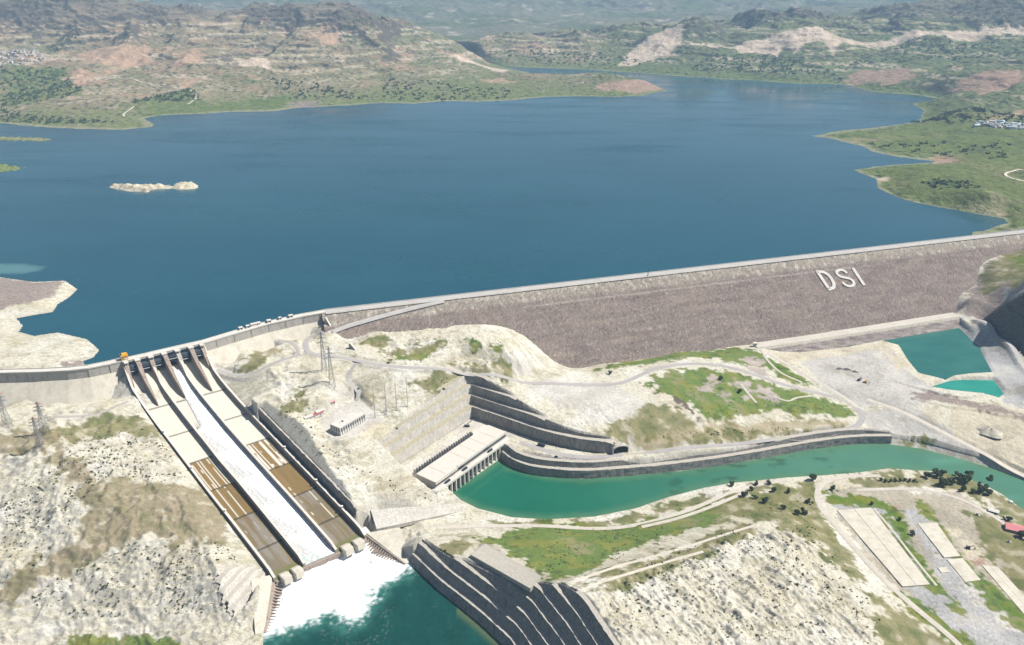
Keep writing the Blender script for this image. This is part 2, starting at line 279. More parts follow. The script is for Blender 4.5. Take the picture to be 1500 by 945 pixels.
def apply_cuts(x, y, z):
    for poly, zp, b in PADS:
        sd = sdpoly(x, y, poly); w = sst(-b, 0.3, sd)
        z = z * (1 - w) + zp * w if b > 4 else np.where(sd > 0, zp - .3, z)
    for name, c in CUTS.items():
        pl = c['pl']; m = 60
        k = (x > pl[:, 0].min() - m) & (x < pl[:, 0].max() + m) & (y > pl[:, 1].min() - m) & (y < pl[:, 1].max() + m)
        if not k.any(): continue
        d, sg, sl = polyd(x[k], y[k], pl, 0)
        pr = c['prof']; zc = cut_z0(name, sl) + np.interp(d, pr[:, 0] + (5.2 if name == 'cliff' else 2.0 if name == 'trench' else 3.4), pr[:, 1]) - 1.0
        L = np.hypot(*np.diff(pl, axis=0).T).sum()
        d = np.where(sg > 0, d, 0) + np.where((sg <= 0) & (d > 4.5), 1e4, 0); inn = (d < pr[-1, 0] + 25) & (sl > .5) & (sl < L - .5)
        zc = np.where(d > pr[-1, 0], zc + (d - pr[-1, 0]) * 1.0, zc)
        zz = z[k]; z[k] = np.where(inn, np.minimum(zz, zc), zz)
    for poly, wl in ((RIVER, 0.), (POOL, 0.), (POND1, 31.), (POND2, 28.)):
        sd = sdpoly(x, y, poly)
        z = np.where(sd > 0, np.minimum(z, wl - np.minimum(sd * .5, 5)), np.where(sd > -60, np.maximum(np.where(sd > -9, np.minimum(z, wl + .25 - sd * .75), z), wl + np.minimum(-sd * .3, 1.2)), z))
    return z
def upstream(x, y):
    d, sg, sl = polyd(x, y, CREST_EXT, 0); return d * sg
def lake_side(x, y, noise=True):
    z = np.full(x.shape, LAKE - 25.0)
    for poly, f, edge, amp in ((L_pen, penR, 26., .12), (L_left, leftR, 85., .32), (L_right, rightR, 90., .30)):
        sd = sdpoly(x, y, poly)
        if noise and edge > 50: sd = sd + np.where(np.abs(sd) < 119, fbm(x, y, 90, 3, 77) * 14, 0)
        k = sd > -100
        if not k.any(): continue
        xs, ys, ss = x[k], y[k], sd[k]
        h = np.maximum(f(xs, ys) - LAKE, .8 + .03 * np.minimum(np.maximum(ss, 0), 400))
        if noise:
            a = np.clip(h * amp, 0, 62) * sst(0, 260, ss) if edge > 50 else .6
            if edge > 50:
                wx = fbm(xs, ys, 420, 2, 3) * 130; wy = fbm(xs, ys, 420, 2, 9) * 130
                n = ridged(xs + wx, ys + wy, 820, 5, 21) - .42
                n2 = ridged(xs + wx * .5, (ys + wy * .5) * .7, 190, 5, 45, .62) - .42
                n0 = .5 - np.abs(perlin((xs + wx * 1.6) / 430, (ys + wy) / 1500, 29)) * 2.2
                n3 = ridged(xs + .3 * wy, ys * .8, 62, 4, 47, .6) - .42
                h = h + a * (n * .95 + n0 * (.85 if amp > .32 else .8)) + np.minimum(a, 34) * n2 * .6 + np.minimum(a, 12) * n3 * .55
                st = 34 + 9 * perlin(xs / 800, ys / 800, 8)
                ph = ((h + 9 * n2) / st) % 1.0                        # benches of harder strata
                h = h + np.minimum(a, 30) / 30 * st * .22 * sst(-.2, .3, perlin(xs / 500, ys / 500, 19)) * (sst(.55, .8, ph) - ph)
                cl = sst(200, 260, h) * sst(.0, .35, perlin(xs / 300, ys / 700, 23) + .25); h = h + cl * 34 * ridged(xs, ys, 75, 3, 25)
                h = np.maximum(h, .5 + .01 * np.maximum(ss, 0))
            else: h = h + a * fbm(xs, ys, 14, 4, 4) * 2
        w = sst(-2, edge, ss) * .75 + .25 * sst(-2, edge * .2, ss)
        zl = np.where(ss > 0, LAKE + .15 + h * w, LAKE - 1 + np.maximum(ss, -60) * .2)
        z[k] = np.maximum(z[k], zl)
    return z
def terrain(x, y, noise=True, roads=True):
    sh = np.shape(x); x = np.asarray(x, float).ravel(); y = np.asarray(y, float).ravel()
    z = np.zeros(x.shape)
    up = upstream(x, y); far = y > 6250
    L = (up > 0) & ~far; N = (up <= 0) & ~far
    if far.any():
        xs, ys = x[far], y[far]; m = mtnR(xs, ys)
        if noise:
            wx = fbm(xs, ys, 900, 2, 13) * 260; a = np.clip((m - 110) * .45, 0, 150)
            m = m + a * (ridged(xs + wx, ys + wx, 1500, 6, 51) - .45) * 1.2
            m = m + np.clip((m - 110) * .12, 0, 30) * (ridged(xs, ys, 260, 4, 52) - .45)
        w = sst(6250, 6500, ys); l = lake_side(xs, np.minimum(ys, 6300), False)
        z[far] = np.maximum(m, 60) * w + l * (1 - w)
    if L.any():
        z[L] = lake_side(x[L], y[L], noise)
        q = L & (up < 10) & (x < 1050); z[q] = np.minimum(z[q], 116)   # the dam itself stands here
    if N.any():
        xs, ys = x[N], y[N]; zz = base_near(xs, ys)
        if noise:
            ra = np.full(xs.shape, .22); ga = np.zeros(xs.shape)
            for poly, r, g in ROUGH:
                w = sst(-10, 14, sdpoly(xs, ys, poly)); ra = np.maximum(ra, r * w); ga = np.maximum(ga, g * w)
            d, sg, sl = polyd(xs, ys, CH_C, 0); q = sst(0, 14, d - np.interp(sl / CH_L, SN, CH_W)); ga *= q; ra *= .3 + .7 * q
            wx = fbm(xs, ys, 60, 2, 31) * 16; wy = fbm(xs, ys, 60, 2, 37) * 16
            g1 = ridged(xs + wx, ys + wy, 75, 3, 41) - .5; g2 = ridged(xs + wx, ys + wy, 22, 3, 43) - .5
            zz = zz + ga * (g1 * .95 + g2 * .42 + (ridged(xs + .4 * wx, ys + .4 * wy, 8.5, 3, 44, .6) - .45) * .12 + (gully(xs + .5 * wx, ys + .5 * wy) - .45) * .42) + ra * fbm(xs, ys, 9, 3, 61) * 1.3
            ph = ((zz + 2.2 * perlin(xs / 40, ys / 40, 71)) / 4.2) % 1.0
            zz = zz + np.clip(ga, 0, 4) / 4 * 1.15 * (sst(.5, .85, ph) - ph)
        if roads:
            for R in ROADS:
                pl = R['pl']; hw = R['w'] / 2; m = hw + 8
                k = (xs > pl[:, 0].min() - m) & (xs < pl[:, 0].max() + m) & (ys > pl[:, 1].min() - m) & (ys < pl[:, 1].max() + m)
                if not k.any(): continue
                d, sg, sl = polyd(xs[k], ys[k], pl, 0); zr = np.interp(sl, R['s'], R['z'])
                w = 1 - sst(hw + .8, hw + 6, d); zz[k] = zz[k] * (1 - w) + (zr - .12) * w
        z[N] = apply_cuts(xs, ys, zz)
        q = N & (up > -9) & (x < 1085); z[q] = np.minimum(z[q], 112)
    return z.reshape(sh)
def cast(pts, noise=False, roads=False, tmin=600, tmax=6600, n=500):
    """where the sight lines of survey points meet the ground"""
    pts = np.asarray(pts, float); u = (pts[:, 0] - 750) / F; v = (pts[:, 1] - 472.5) / F
    lo = np.maximum((CAMZ - 470) / np.maximum(S + v * C, .02), 350); hi = (CAMZ + 3) / np.maximum(S + v * C, .06)
    t = lo[:, None] + (hi - lo)[:, None] * np.linspace(0, 1, n) ** 1.0
    x = u[:, None] * t; y = (C - v * S)[:, None] * t; z = CAMZ - (S + v * C)[:, None] * t
    g = terrain(x, y, noise, roads); b = z < g
    i = np.where(b.any(1), b.argmax(1), n - 1); i = np.maximum(i, 1); r = np.arange(len(pts))
    f0 = z[r, i - 1] - g[r, i - 1]; f1 = z[r, i] - g[r, i]; f = np.clip(f0 / (f0 - f1 + 1e-9), 0, 1)
    tt = t[r, i - 1] + f * (t[r, i] - t[r, i - 1])
    return np.c_[u * tt, (C - v * S) * tt, CAMZ - (S + v * C) * tt]
# ---------------------------------------------------------------- roads: surveyed centre lines draped on the relief
ROAD_PX = [
 ('road', 9, [(503,479),(470,489),(452,497),(446,507),(452,517),(470,521),(500,523),(530,530),(570,537),(620,539),(660,541),(700,550),(750,556),(800,561),(860,564),(905,563),(925,556),(945,546),(965,538),(1000,533),(1040,533),(1070,538),(1100,547),(1140,561),(1180,572),(1220,580),(1245,590),(1262,603),(1264,615),(1255,625),(1230,632),(1150,643),(1050,653),(960,662),(900,668),(850,671),(800,661),(762,648)], 'asphalt'),
 ('road', 7, [(1113,509),(1130,520),(1170,543),(1210,567),(1240,584),(1257,598)], 'dirt'),
 ('road', 6, [(523,531),(512,545),(507,555),(517,566),(527,573),(522,588)], 'asphalt'),
 ('road', 7, [(452,517),(430,522),(400,532),(375,548),(355,552),(335,547),(318,541)], 'asphalt'),
 ('road', 6, [(438,520),(435,508),(425,500),(405,497)], 'asphalt'),
 ('road', 8, [(1400,462),(1430,468),(1455,490),(1495,525),(1550,572)], 'gravel'),
 ('track', 6, [(640,773),(720,770),(800,770),(880,775),(930,770),(990,755),(1060,725),(1100,712),(1150,704)], 'dirt'),
 ('track', 5, [(940,772),(1000,758),(1060,735),(1090,722)], 'dirt'),
 ('road', 7, [(1290,697),(1240,697),(1215,703),(1200,712),(1195,730),(1210,755),(1250,800),(1290,845),(1340,890),(1390,930),(1420,960)], 'dirt'),
 ('road', 6, [(1255,718),(1300,716),(1345,716),(1400,727),(1450,752),(1520,800)], 'dirt'),
 ('track', 5, [(78,610),(110,611),(150,606),(165,597),(188,588)], 'asphalt'),
 ('track', 3.5, [(835,855),(900,830),(960,815),(1040,790),(1105,770)], 'dirt'),
 ('track', 3.5, [(850,866),(905,845),(960,828),(1030,808)], 'dirt'),
 ('road', 8, [(1270,585),(1330,606),(1400,643),(1470,683),(1520,706)], 'dirt'),
 ('track', 4, [(1115,512),(1125,530),(1145,548),(1175,560)], 'dirt'),
 ('track', 4, [(1133,580),(1155,590),(1165,582),(1190,580)], 'dirt'),
 ('track', 4, [(1085,562),(1095,575),(1108,590)], 'dirt'),
 ('track', 3, [(1280,745),(1310,780),(1345,825),(1372,858)], 'dirt'),
 ('track', 7, [(1500,247),(1477,252),(1470,258),(1488,264),(1520,268)], 'pale'),
 ('track', 7, [(165,107),(195,115),(260,127),(283,133),(290,145),(275,153)], 'pale'),
 ('track', 7, [(196,155),(180,167),(182,171)], 'pale'),
 ('track', 6, [(345,72),(380,68),(415,60)], 'pale')]
for nm, w, px, kind in ROAD_PX:
    c = cast(px)
    pl = resample(smooth_pl(c[:, :2], 3), 7.0)
    z = terrain(pl[:, 0], pl[:, 1], c[0, 1] > 1900, False)
    for _ in range(6): z[1:-1] = (z[:-2] + 2 * z[1:-1] + z[2:]) / 4
    s = np.r_[0, np.cumsum(np.hypot(*np.diff(pl, axis=0).T))]
    ROADS.append(dict(name=nm, w=w, pl=pl, z=z, s=s, kind=kind, far=c[0, 1] > 1900))
# ---------------------------------------------------------------- soil, plant cover and painted shade (polygons on the ground)
def cover(groups):
    allp = [q for _, p in groups for q in p]; c = cast(allp)[:, :2]; out = []; i = 0
    for k, p in groups: out.append((k, c[i:i + len(p)])); i += len(p)
    return out
COVER = cover([
 ('lot',[(1210,725),(1290,705),(1340,722),(1400,722),(1450,750),(1520,800),(1520,960),(1420,950),(1330,880),(1260,810)]),('olive',[(700,760),(800,766),(900,759),(960,747),(1030,727),(1100,714),(1180,704),(1180,708),(1100,722),(1000,748),(930,765),(860,772),(760,772)]),('olive',[(1240,694),(1300,690),(1330,692),(1320,698),(1250,700)]),
 ('grass',[(940,560),(985,542),(1030,538),(1060,545),(1100,552),(1150,568),(1200,582),(1235,592),(1252,606),(1240,613),(1180,605),(1100,603),(1040,618),(1028,612),(1000,590),(965,572)]),
 ('grass',[(865,545),(960,520),(1020,515),(1080,510),(1110,514),(1140,535),(1165,550),(1100,538),(1050,526),(1000,525),(960,532),(920,537)]),
 ('grass',[(1115,518),(1160,543),(1200,568),(1150,556),(1125,537)]),
 *[('rubble',[(a+r*1.3,b),(a+r*.6,b-r*.55),(a-r*.7,b-r*.5),(a-r*1.2,b+.1*r),(a-r*.4,b+r*.6),(a+r*.8,b+r*.5)]) for a,b,r in ((1043,556,6),(1046,563,8),(1036,570,7),(1060,578,7),(1062,585,8),(1088,563,10),(1094,572,9),(1118,570,10),(1126,580,9),(1133,586,8),(1090,581,6),(1098,527,7),(1112,530,9),(1104,538,7),(1115,544,8))],
 ('sand',[(985,590),(998,588),(1022,618),(1018,624)]),('dark',[(994,586),(1001,588),(1030,619),(1028,628),(1021,622)]),('grass',[(1058,583),(1070,583),(1066,605),(1055,608)]),  # the dark strip is the shade of a steep slot, painted on
 ('olive',[(885,615),(940,590),(990,600),(1025,625),(1000,650),(930,655),(895,640)]),
 ('tan',[(915,645),(1040,622),(1150,616),(1240,615),(1250,622),(1100,642),(950,663)]),
 ('olive',[(990,640),(1060,632),(1200,628),(1100,640),(1000,652)]),
 ('grass',[(700,790),(760,772),(830,766),(880,772),(930,765),(1000,748),(1060,733),(1100,722),(1190,705),(1197,722),(1150,745),(1100,755),(1040,772),(1000,778),(960,792),(900,815),(850,842),(800,852),(770,825),(720,800)]),
 ('olive',[(1050,735),(1190,705),(1200,745),(1225,790),(1190,775),(1140,752),(1100,757),(1040,772)]),
 ('olive',[(640,800),(680,788),(692,803),(665,826),(648,815)]),
 ('grass',[(1212,723),(1290,731),(1322,755),(1345,810),(1380,860),(1415,897),(1403,893),(1360,860),(1318,800),(1288,747),(1215,736)]),
 ('grass',[(1310,862),(1350,880),(1420,915),(1460,950),(1400,950),(1340,900)]),
 ('olive',[(1240,700),(1330,700),(1380,690),(1440,710),(1480,735),(1510,755),(1510,785),(1440,732),(1380,716),(1300,715),(1250,712)]),
 ('grass',[(1342,735),(1353,735),(1420,830),(1510,905),(1510,930),(1450,892),(1388,810)]),
 ('olive',[(1425,748),(1440,745),(1510,800),(1510,880),(1470,850),(1440,800)]),
 ('grass',[(60,950),(130,931),(200,928),(250,936),(268,955),(90,965)]),
 ('olive',[(575,510),(640,497),(655,500),(620,517),(560,524)]),('grass',[(575,523),(640,508),(625,522),(590,529)]),('grass',[(675,497),(735,505),(730,516),(700,511)]),
 ('olive',[(530,505),(560,490),(572,497),(560,512),(540,510)]),
 ('olive',[(655,532),(740,530),(762,547),(745,556),(700,547)]),
 ('olive',[(600,562),(650,546),(690,552),(650,570),(640,582)]),
 ('brown',[(60,655),(90,650),(150,700),(220,705),(300,720),(338,772),(330,795),(290,792),(255,803),(240,782),(190,787),(120,822),(60,852),(-20,892),(-20,866),(60,822),(120,770),(130,735),(100,700)]),
 ('olive',[(95,622),(150,612),(230,620),(234,637),(130,640),(100,650),(60,640)]),
 ('brown',[(-20,640),(60,627),(100,642),(60,657),(-20,662)]),
 ('olive',[(408,602),(440,570),(452,590),(420,612)]),('olive',[(352,535),(385,515),(388,530),(375,542),(350,546)]),('tan',[(378,515),(405,508),(412,516),(385,522)]),
 ('olive',[(500,590),(515,582),(525,590),(508,600)]),('tan',[(530,578),(552,574),(552,592),(533,592)]),
 ('olive',[(1275,870),(1330,900),(1390,945),(1400,970),(1290,970),(1285,910)]),
 ('olive',[(860,840),(1000,803),(1090,768),(1110,778),(1000,825),(880,870)]),
 ('olive',[(1100,760),(1180,750),(1240,800),(1270,850),(1240,840),(1200,800),(1150,775)]),
 ('white',[(770,570),(800,555),(900,562),(945,590),(930,612),(880,618),(830,602)]),
 ('lilac',[(1160,517),(1240,510),(1300,505),(1335,550),(1390,580),(1330,600),(1250,590),(1200,562)]),
 ('sand',[(1115,515),(1160,515),(1300,503),(1330,535),(1315,540),(1290,512),(1200,524),(1150,530)]),
 ('lilac',[(1258,600),(1340,598),(1440,660),(1510,692),(1420,675),(1340,650),(1290,642),(1268,625)]),
 ('grass',[(1308,637),(1355,636),(1370,645),(1330,649)]),
 ('sand',[(1385,588),(1510,600),(1510,700),(1450,672),(1400,640)]),
 ('purple',[(1335,572),(1395,578),(1470,600),(1510,610),(1510,618),(1440,600),(1380,590),(1340,582)]),
 ('gravel',[(1215,738),(1290,738),(1372,860),(1425,892),(1510,922),(1440,950),(1330,868)]),
 ('lot',[(1318,722),(1400,720),(1440,748),(1510,832),(1510,915),(1430,840),(1365,760)]),
 ('sand',[(1385,770),(1400,768),(1510,890),(1510,930)]),('tarmac',[(1455,818),(1472,826),(1502,850),(1502,864),(1480,852)]),('redrock',[(1318,744),(1340,748),(1336,757),(1314,752)]),('redrock',[(1428,820),(1445,820),(1446,827),(1432,827)]),('sand',[(1330,752),(1345,750),(1356,765),(1342,770)]),
 ('gravel',[(1320,745),(1345,745),(1420,850),(1510,940),(1510,985),(1440,945),(1380,860)]),
 ('gravel',[(1400,465),(1450,485),(1500,530),(1520,600),(1465,560),(1435,530),(1420,495)]),
 ('gravel',[(1395,552),(1470,552),(1500,560),(1500,600),(1470,590),(1460,556)]),
 ('riprap',[(711,797),(793,845),(775,864),(688,813)]),
 ('riprap',[(700,680),(760,668),(905,681),(850,690),(800,688)]),
 ('purple',[(-300,400),(0,407),(50,414),(95,412),(80,436),(0,455),(-300,470)]),('purple',[(60,545),(100,527),(124,526),(124,542)]),
 ('grass',[(1418,447),(1445,430),(1470,425),(1490,400),(1480,420),(1450,438)]),('olive',[(1480,380),(1510,360),(1510,400),(1490,392)]),
 ('purple',[(1404,456),(1432,405),(1462,372),(1512,350),(1512,440),(1477,440),(1437,470)]),('olive',[(1436,405),(1470,370),(1510,350),(1510,410),(1470,415),(1440,430)]),('grass',[(1485,378),(1512,368),(1512,395),(1496,398)]),
 ('shaderock',[(1437,470),(1477,440),(1512,440),(1512,521),(1496,517),(1460,487)]),  # shade of the cliff face painted onto the ground colour
 ('lilac',[(1470,418),(1510,405),(1510,445),(1478,440)]),
 ('white',[(463,617),(505,590),(522,582),(548,603),(562,614),(520,638),(497,644),(470,624)]),('white',[(575,688),(692,613),(738,628),(712,624),(700,622),(612,688)]),
 ('white',[(1383,818),(1407,816),(1440,852),(1505,928),(1480,925),(1420,872)]),('grass',[(1212,723),(1290,731),(1322,755),(1345,810),(1380,860),(1415,897),(1403,893),(1360,860),(1318,800),(1288,747),(1215,736)]),('grass',[(1342,735),(1354,735),(1420,828),(1512,903),(1512,932),(1450,890),(1386,808)]),('olive',[(1425,750),(1440,748),(1512,806),(1512,872),(1470,845),(1440,800)]),
 # far shores
 ('pink',[(100,102),(115,97),(142,103),(138,115),(120,127),(104,124)]),('pink',[(110,75),(160,68),(215,72),(222,90),(180,92),(120,95)]),('pink',[(255,78),(300,72),(302,90),(258,100)]),('pink',[(258,115),(290,118),(285,128),(262,126)]),
 ('pink',[(455,50),(500,48),(500,62),(470,66)]),('pale',[(345,83),(390,82),(400,100),(350,98)]),('purple',[(420,150),(470,146),(468,158),(425,161)]),('pink',[(140,105),(220,75),(226,85),(160,105)]),
 ('pink',[(635,62),(655,72),(690,86),(680,90),(655,80)]),('pale',[(650,75),(690,88),(752,104),(740,106),(700,96)]),('pink',[(700,115),(740,112),(755,122),(715,121)]),
 ('redrock',[(870,124),(900,120),(960,125),(972,132),(930,138),(880,134)]),
 ('lush',[(0,100),(95,95),(105,120),(130,140),(60,150),(0,160)]),('lush',[(180,150),(280,125),(300,150),(410,143),(420,158),(230,168)]),('lush',[(360,145),(420,140),(415,158),(380,160)]),
 ('pale',[(980,53),(1010,57),(1060,54),(1100,47),(1160,44),(1200,43),(1210,47),(1300,50),(1330,41),(1380,46),(1520,43),(1520,53),(1400,57),(1330,54),(1300,57),(1260,58),(1235,62),(1220,84),(1205,62),(1180,64),(1165,77),(1150,62),(1140,76),(1110,66),(1090,72),(1070,60),(1030,60),(1000,58)]),
 ('pale',[(903,98),(920,72),(935,60),(975,48),(1000,44),(1000,57),(980,75),(950,86),(925,96)]),('pale',[(858,93),(868,76),(876,68),(872,82)]),
 ('redrock',[(1240,112),(1260,101),(1330,100),(1345,110),(1300,122),(1240,122)]),('redrock',[(1395,125),(1440,105),(1500,100),(1500,125),(1440,138)]),
 ('redrock',[(1365,228),(1410,226),(1420,234),(1380,238)]),('tanf',[(1240,203),(1380,195),(1390,200),(1250,208)]),('pink',[(1430,175),(1500,160),(1500,172),(1440,180)]),
 ('pale',[(1275,263),(1310,258),(1300,266),(1280,269)]),('pale',[(1385,302),(1440,300),(1455,280),(1483,296),(1470,318),(1420,312)]),
 ('purple',[(1480,292),(1510,285),(1510,300),(1495,300)])])
COL = dict(grass=(.098,.158,.022), olive=(.20,.185,.085), tan=(.34,.29,.185), brown=(.235,.195,.115), white=(.50,.475,.435), lilac=(.43,.41,.38), sand=(.47,.42,.32), purple=(.24,.195,.175), gravel=(.36,.355,.35), lot=(.385, .345, .275), tarmac=(.10, .10, .105), dark=(.10, .075, .065), rubble=(.36, .31, .28), shaderock=(.13, .12, .12), riprap=(.24,.225,.21), pink=(.40,.27,.19), pale=(.56,.45,.36), redrock=(.33,.22,.17), lush=(.085,.135,.05), tanf=(.25,.22,.12))
FARK = ('pink', 'pale', 'redrock', 'lush', 'tanf')
def paint(x, y, z, slope):
    n = len(x); c = np.zeros((n, 3), np.float32)
    up = upstream(x, y); land = (up > 0) | (y > 6250)
    f1 = fbm(x, y, 60, 4, 101); f2 = fbm(x, y, 11, 3, 111); f3 = perlin(x / 3.1, y / 3.1, 121); f4 = fbm(x, y, 26, 3, 131)
    def mix(a, b, w): return a * (1 - w[:, None]) + np.array(b, np.float32) * w[:, None]
    # marl and limestone below the dam
    b = np.tile(np.array((.555, .525, .435), np.float32), (n, 1))
    b = mix(b, (.62, .60, .54), sst(.0, .45, f1)); b = mix(b, (.49, .44, .33), sst(.05, .5, -f1) * .8)
    wv = fbm(x, y, 30, 2, 143) * 12; crk = sst(.42, .72, ridged(x + wv, y + wv * .6, 11, 3, 141)) * sst(-.25, .15, f4); b = mix(b, (.29, .255, .16), crk * .6); cr2 = sst(.5, .8, ridged(x, y, 6.5, 2, 145)) * sst(-.1, .25, -f4); b = mix(b, (.33, .29, .21), cr2 * .45); pock_shade = sst(.55, .85, ridged(x + wv * .5, y, 4.2, 2, 149)) * sst(.0, .3, f2); b = mix(b, (.22, .195, .13), pock_shade * .5)  # the finest dark layer paints shadow into small pits
    dots = sst(.30, .36, perlin(x / 3.4, y / 3.4, 147) * .8 + .25 * f4 - .08); b = mix(b, (.14, .14, .065), dots * .5); b = mix(b, (.30, .275, .18), sst(.2, .5, f4 + .5 * f2 - .3 * f1) * .35)
    band = sst(.55, .8, perlin(z / 1.3 + f4 * .8, f1 * .7, 151)) * sst(.2, .5, slope); b = mix(b, (.33, .31, .27), band * .75)
    gl = gully(x + .5 * fbm(x, y, 60, 2, 31) * 16, y + .5 * fbm(x, y, 60, 2, 37) * 16); b = mix(b, (.30, .27, .19), sst(.42, .18, gl) * .5 * sst(.12, .4, slope)); gl2 = gully(x + wv, y, 6., 146); b = mix(b, (.25, .225, .17), sst(.6, .9, gl2) * sst(-.1, .25, f4) * .45)
    b = mix(b, (.42, .405, .38), sst(.5, 1.0, slope) * .55)
    # hills round the lake
    h = np.maximum(z - LAKE, 0); g1 = fbm(x, y, 420, 4, 161); g2 = fbm(x, y, 90, 4, 171); g3 = fbm(x, y, 30, 3, 181)
    right = sst(0, 500, x - 200 - (y - 3600) * .1)
    f = np.tile(np.array((.21, .18, .112), np.float32), (n, 1)); f = mix(f, (.115, .14, .062), np.clip(right * 1.0 + sst(.0, .35, g1) * .6 + .45 * sst(-1700, -300, x), 0, 1))
    f = mix(f, (.30, .25, .175), sst(.12, .5, g2 + .25 * g1) * (1 - .75 * right)); f = mix(f, (.35, .235, .165), sst(.05, .4, fbm(x, y, 260, 4, 191)) * .7 * (1 - right) * sst(15, 60, h))
    f = mix(f, (.125, .155, .05), sst(34, 6, h + 25 * g2) * .65)
    st = perlin(z / 12 + g2 * .7, g1 * 2, 201); f = mix(f, (.46, .38, .285), sst(.12, .4, st) * sst(.08, .22, slope) * .75 * sst(15, 60, h)); f = mix(f, (.25, .155, .11), sst(.12, .4, -st) * sst(.08, .22, slope) * .6 * sst(15, 60, h) * (1 - .7 * right)); f = mix(f, (.16, .14, .12), sst(.5, .7, perlin(z / 10 + g2 * 1.2, g1 * 3, 203)) * sst(.15, .35, slope) * .75)
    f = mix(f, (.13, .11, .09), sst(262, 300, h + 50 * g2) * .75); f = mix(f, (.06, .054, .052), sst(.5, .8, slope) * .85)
    tree = sst(.20, .30, perlin(x / 20, y / 26, 185) * .8 + .45 * g2 + .15 * right - .05 - .25 * sst(150, 280, h)); f = mix(f, (.038, .055, .026), tree * .8)
    f = f * 1.1
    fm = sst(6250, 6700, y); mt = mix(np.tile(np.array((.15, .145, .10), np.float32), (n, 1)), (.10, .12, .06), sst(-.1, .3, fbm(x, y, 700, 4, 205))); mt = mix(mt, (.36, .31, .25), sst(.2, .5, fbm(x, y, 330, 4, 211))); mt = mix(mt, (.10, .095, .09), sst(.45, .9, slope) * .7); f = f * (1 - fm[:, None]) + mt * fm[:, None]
    c = np.where(land[:, None], f, b)
    pen = land & (y < 1900) & (x < -450); c[pen] = b[pen]
    # shore line of bare washed earth
    c = mix(c, (.40, .36, .28), sst(1.6, .5, h) * (land & (y < 6000)) * .35)
    wx = x + f4 * 9 + f2 * 4; wy = y + f1 * 9 + f3 * 2.0; WX = x + g3 * 40 + g2 * 50; WY = y + g2 * 60 + g3 * 25; f5 = perlin(x / 5.5, y / 5.5, 241)
    for kind, poly in COVER:
        fr = kind in FARK
        cy = poly[:, 1].mean(); isf = cy > 1750
        if isf: sd = (sdpoly(WX, WY, poly) + g3 * 22) if kind != 'pale' else sdpoly(x + g3 * 14 + g2 * 12, y + g2 * 20, poly) + g3 * 12; w = sst(-9, 16, sd) * (.85 if kind != 'lush' else .75)
        else: hard = kind in ('lot', 'gravel', 'lilac', 'riprap'); sd = sdpoly(wx, wy, poly) + (f2 * 7 if hard else f2 * 10 + f4 * 17 + f5 * 5); w = sst(-1.5, 3.5, sd) if hard else sst(-3.5, 3.0, sd) * (.93 if kind != 'brown' else .85)
        k = w > 0
        if not k.any(): continue
        cc = np.tile(np.array(COL[kind], np.float32), (k.sum(), 1)); q2 = f2[k]; q4 = f4[k]; q1 = f1[k]; q3 = f3[k]
        if kind in ('grass', 'lush'):
            cc = mix(cc, (.17, .185, .03), sst(-.1, .4, q4)); cc = mix(cc, (.04, .07, .015), sst(.1, .45, q2 - .4 * q1) * .75); cc = mix(cc, (.25, .21, .11), sst(.2, .5, q1 + .5 * q2) * .6)
        elif kind == 'olive':
            cc = mix(cc, (.115, .13, .045), sst(0, .4, q4 + .4 * q2)); cc = mix(cc, (.40, .365, .27), sst(.12, .4, -q4 - .5 * q2) * .75); cc = mix(cc, (.09, .085, .05), sst(.3, .5, q2) * .5)
        elif kind == 'brown':
            cc = mix(cc, (.165, .15, .07), sst(0, .4, q4)); cc = mix(cc, (.43, .39, .30), sst(.2, .45, -q2 - .5 * q4) * .75); cc = mix(cc, (.27, .2, .13), sst(.1, .5, q1) * .6)
        elif kind == 'tan': cc = mix(cc, (.19, .18, .075), sst(.05, .4, q4 + .6 * q2)); cc = mix(cc, (.45, .4, .29), sst(.15, .45, -q4) * .6)
        elif kind in ('gravel', 'lilac', 'white', 'lot', 'sand'):
            cc = cc * (1 + .25 * q1 + .22 * q4 + .15 * q3)[:, None]; cc = mix(cc, (.28, .25, .2) if kind != 'white' else (.42, .39, .34), sst(.2, .55, q4 - q1) * .6); cc = mix(cc, (.5, .47, .42), sst(.25, .55, q1 - .3 * q2) * .5)
        elif kind == 'lilac2': pass
        elif kind == 'purple' or kind == 'riprap': cc = cc * (1 + .35 * q3 + .2 * q2)[:, None]
        else: cc = cc * (1 + .3 * g3[k] + .2 * g2[k])[:, None]
        c[k] = c[k] * (1 - w[k, None]) + cc * w[k, None]
    # green fields of the right bank
    k = land & (x > 900) & (y < 3000)
    if k.any():
        cc = np.tile(np.array((.125, .155, .05), np.float32), (k.sum(), 1)); cc = mix(cc, (.20, .19, .085), sst(.0, .4, g1[k] + .5 * g2[k])); cc = mix(cc, (.08, .11, .04), sst(.15, .4, g2[k] - .4 * g1[k]))
        tt = sst(.33, .45, perlin(x[k] / 17, y[k] / 17, 231) * .9); cc = mix(cc, (.05, .07, .03), tt * .5)
        w = .72 * sst(2, 7, h[k]); c[k] = c[k] * (1 - w[:, None]) + cc * w[:, None]
    c *= (1 + .13 * f3 + .05 * f2 + .13 * perlin(x / 1.55, y / 1.55, 123) * (y < 1500))[:, None]
    return np.clip(c, .02, .8)
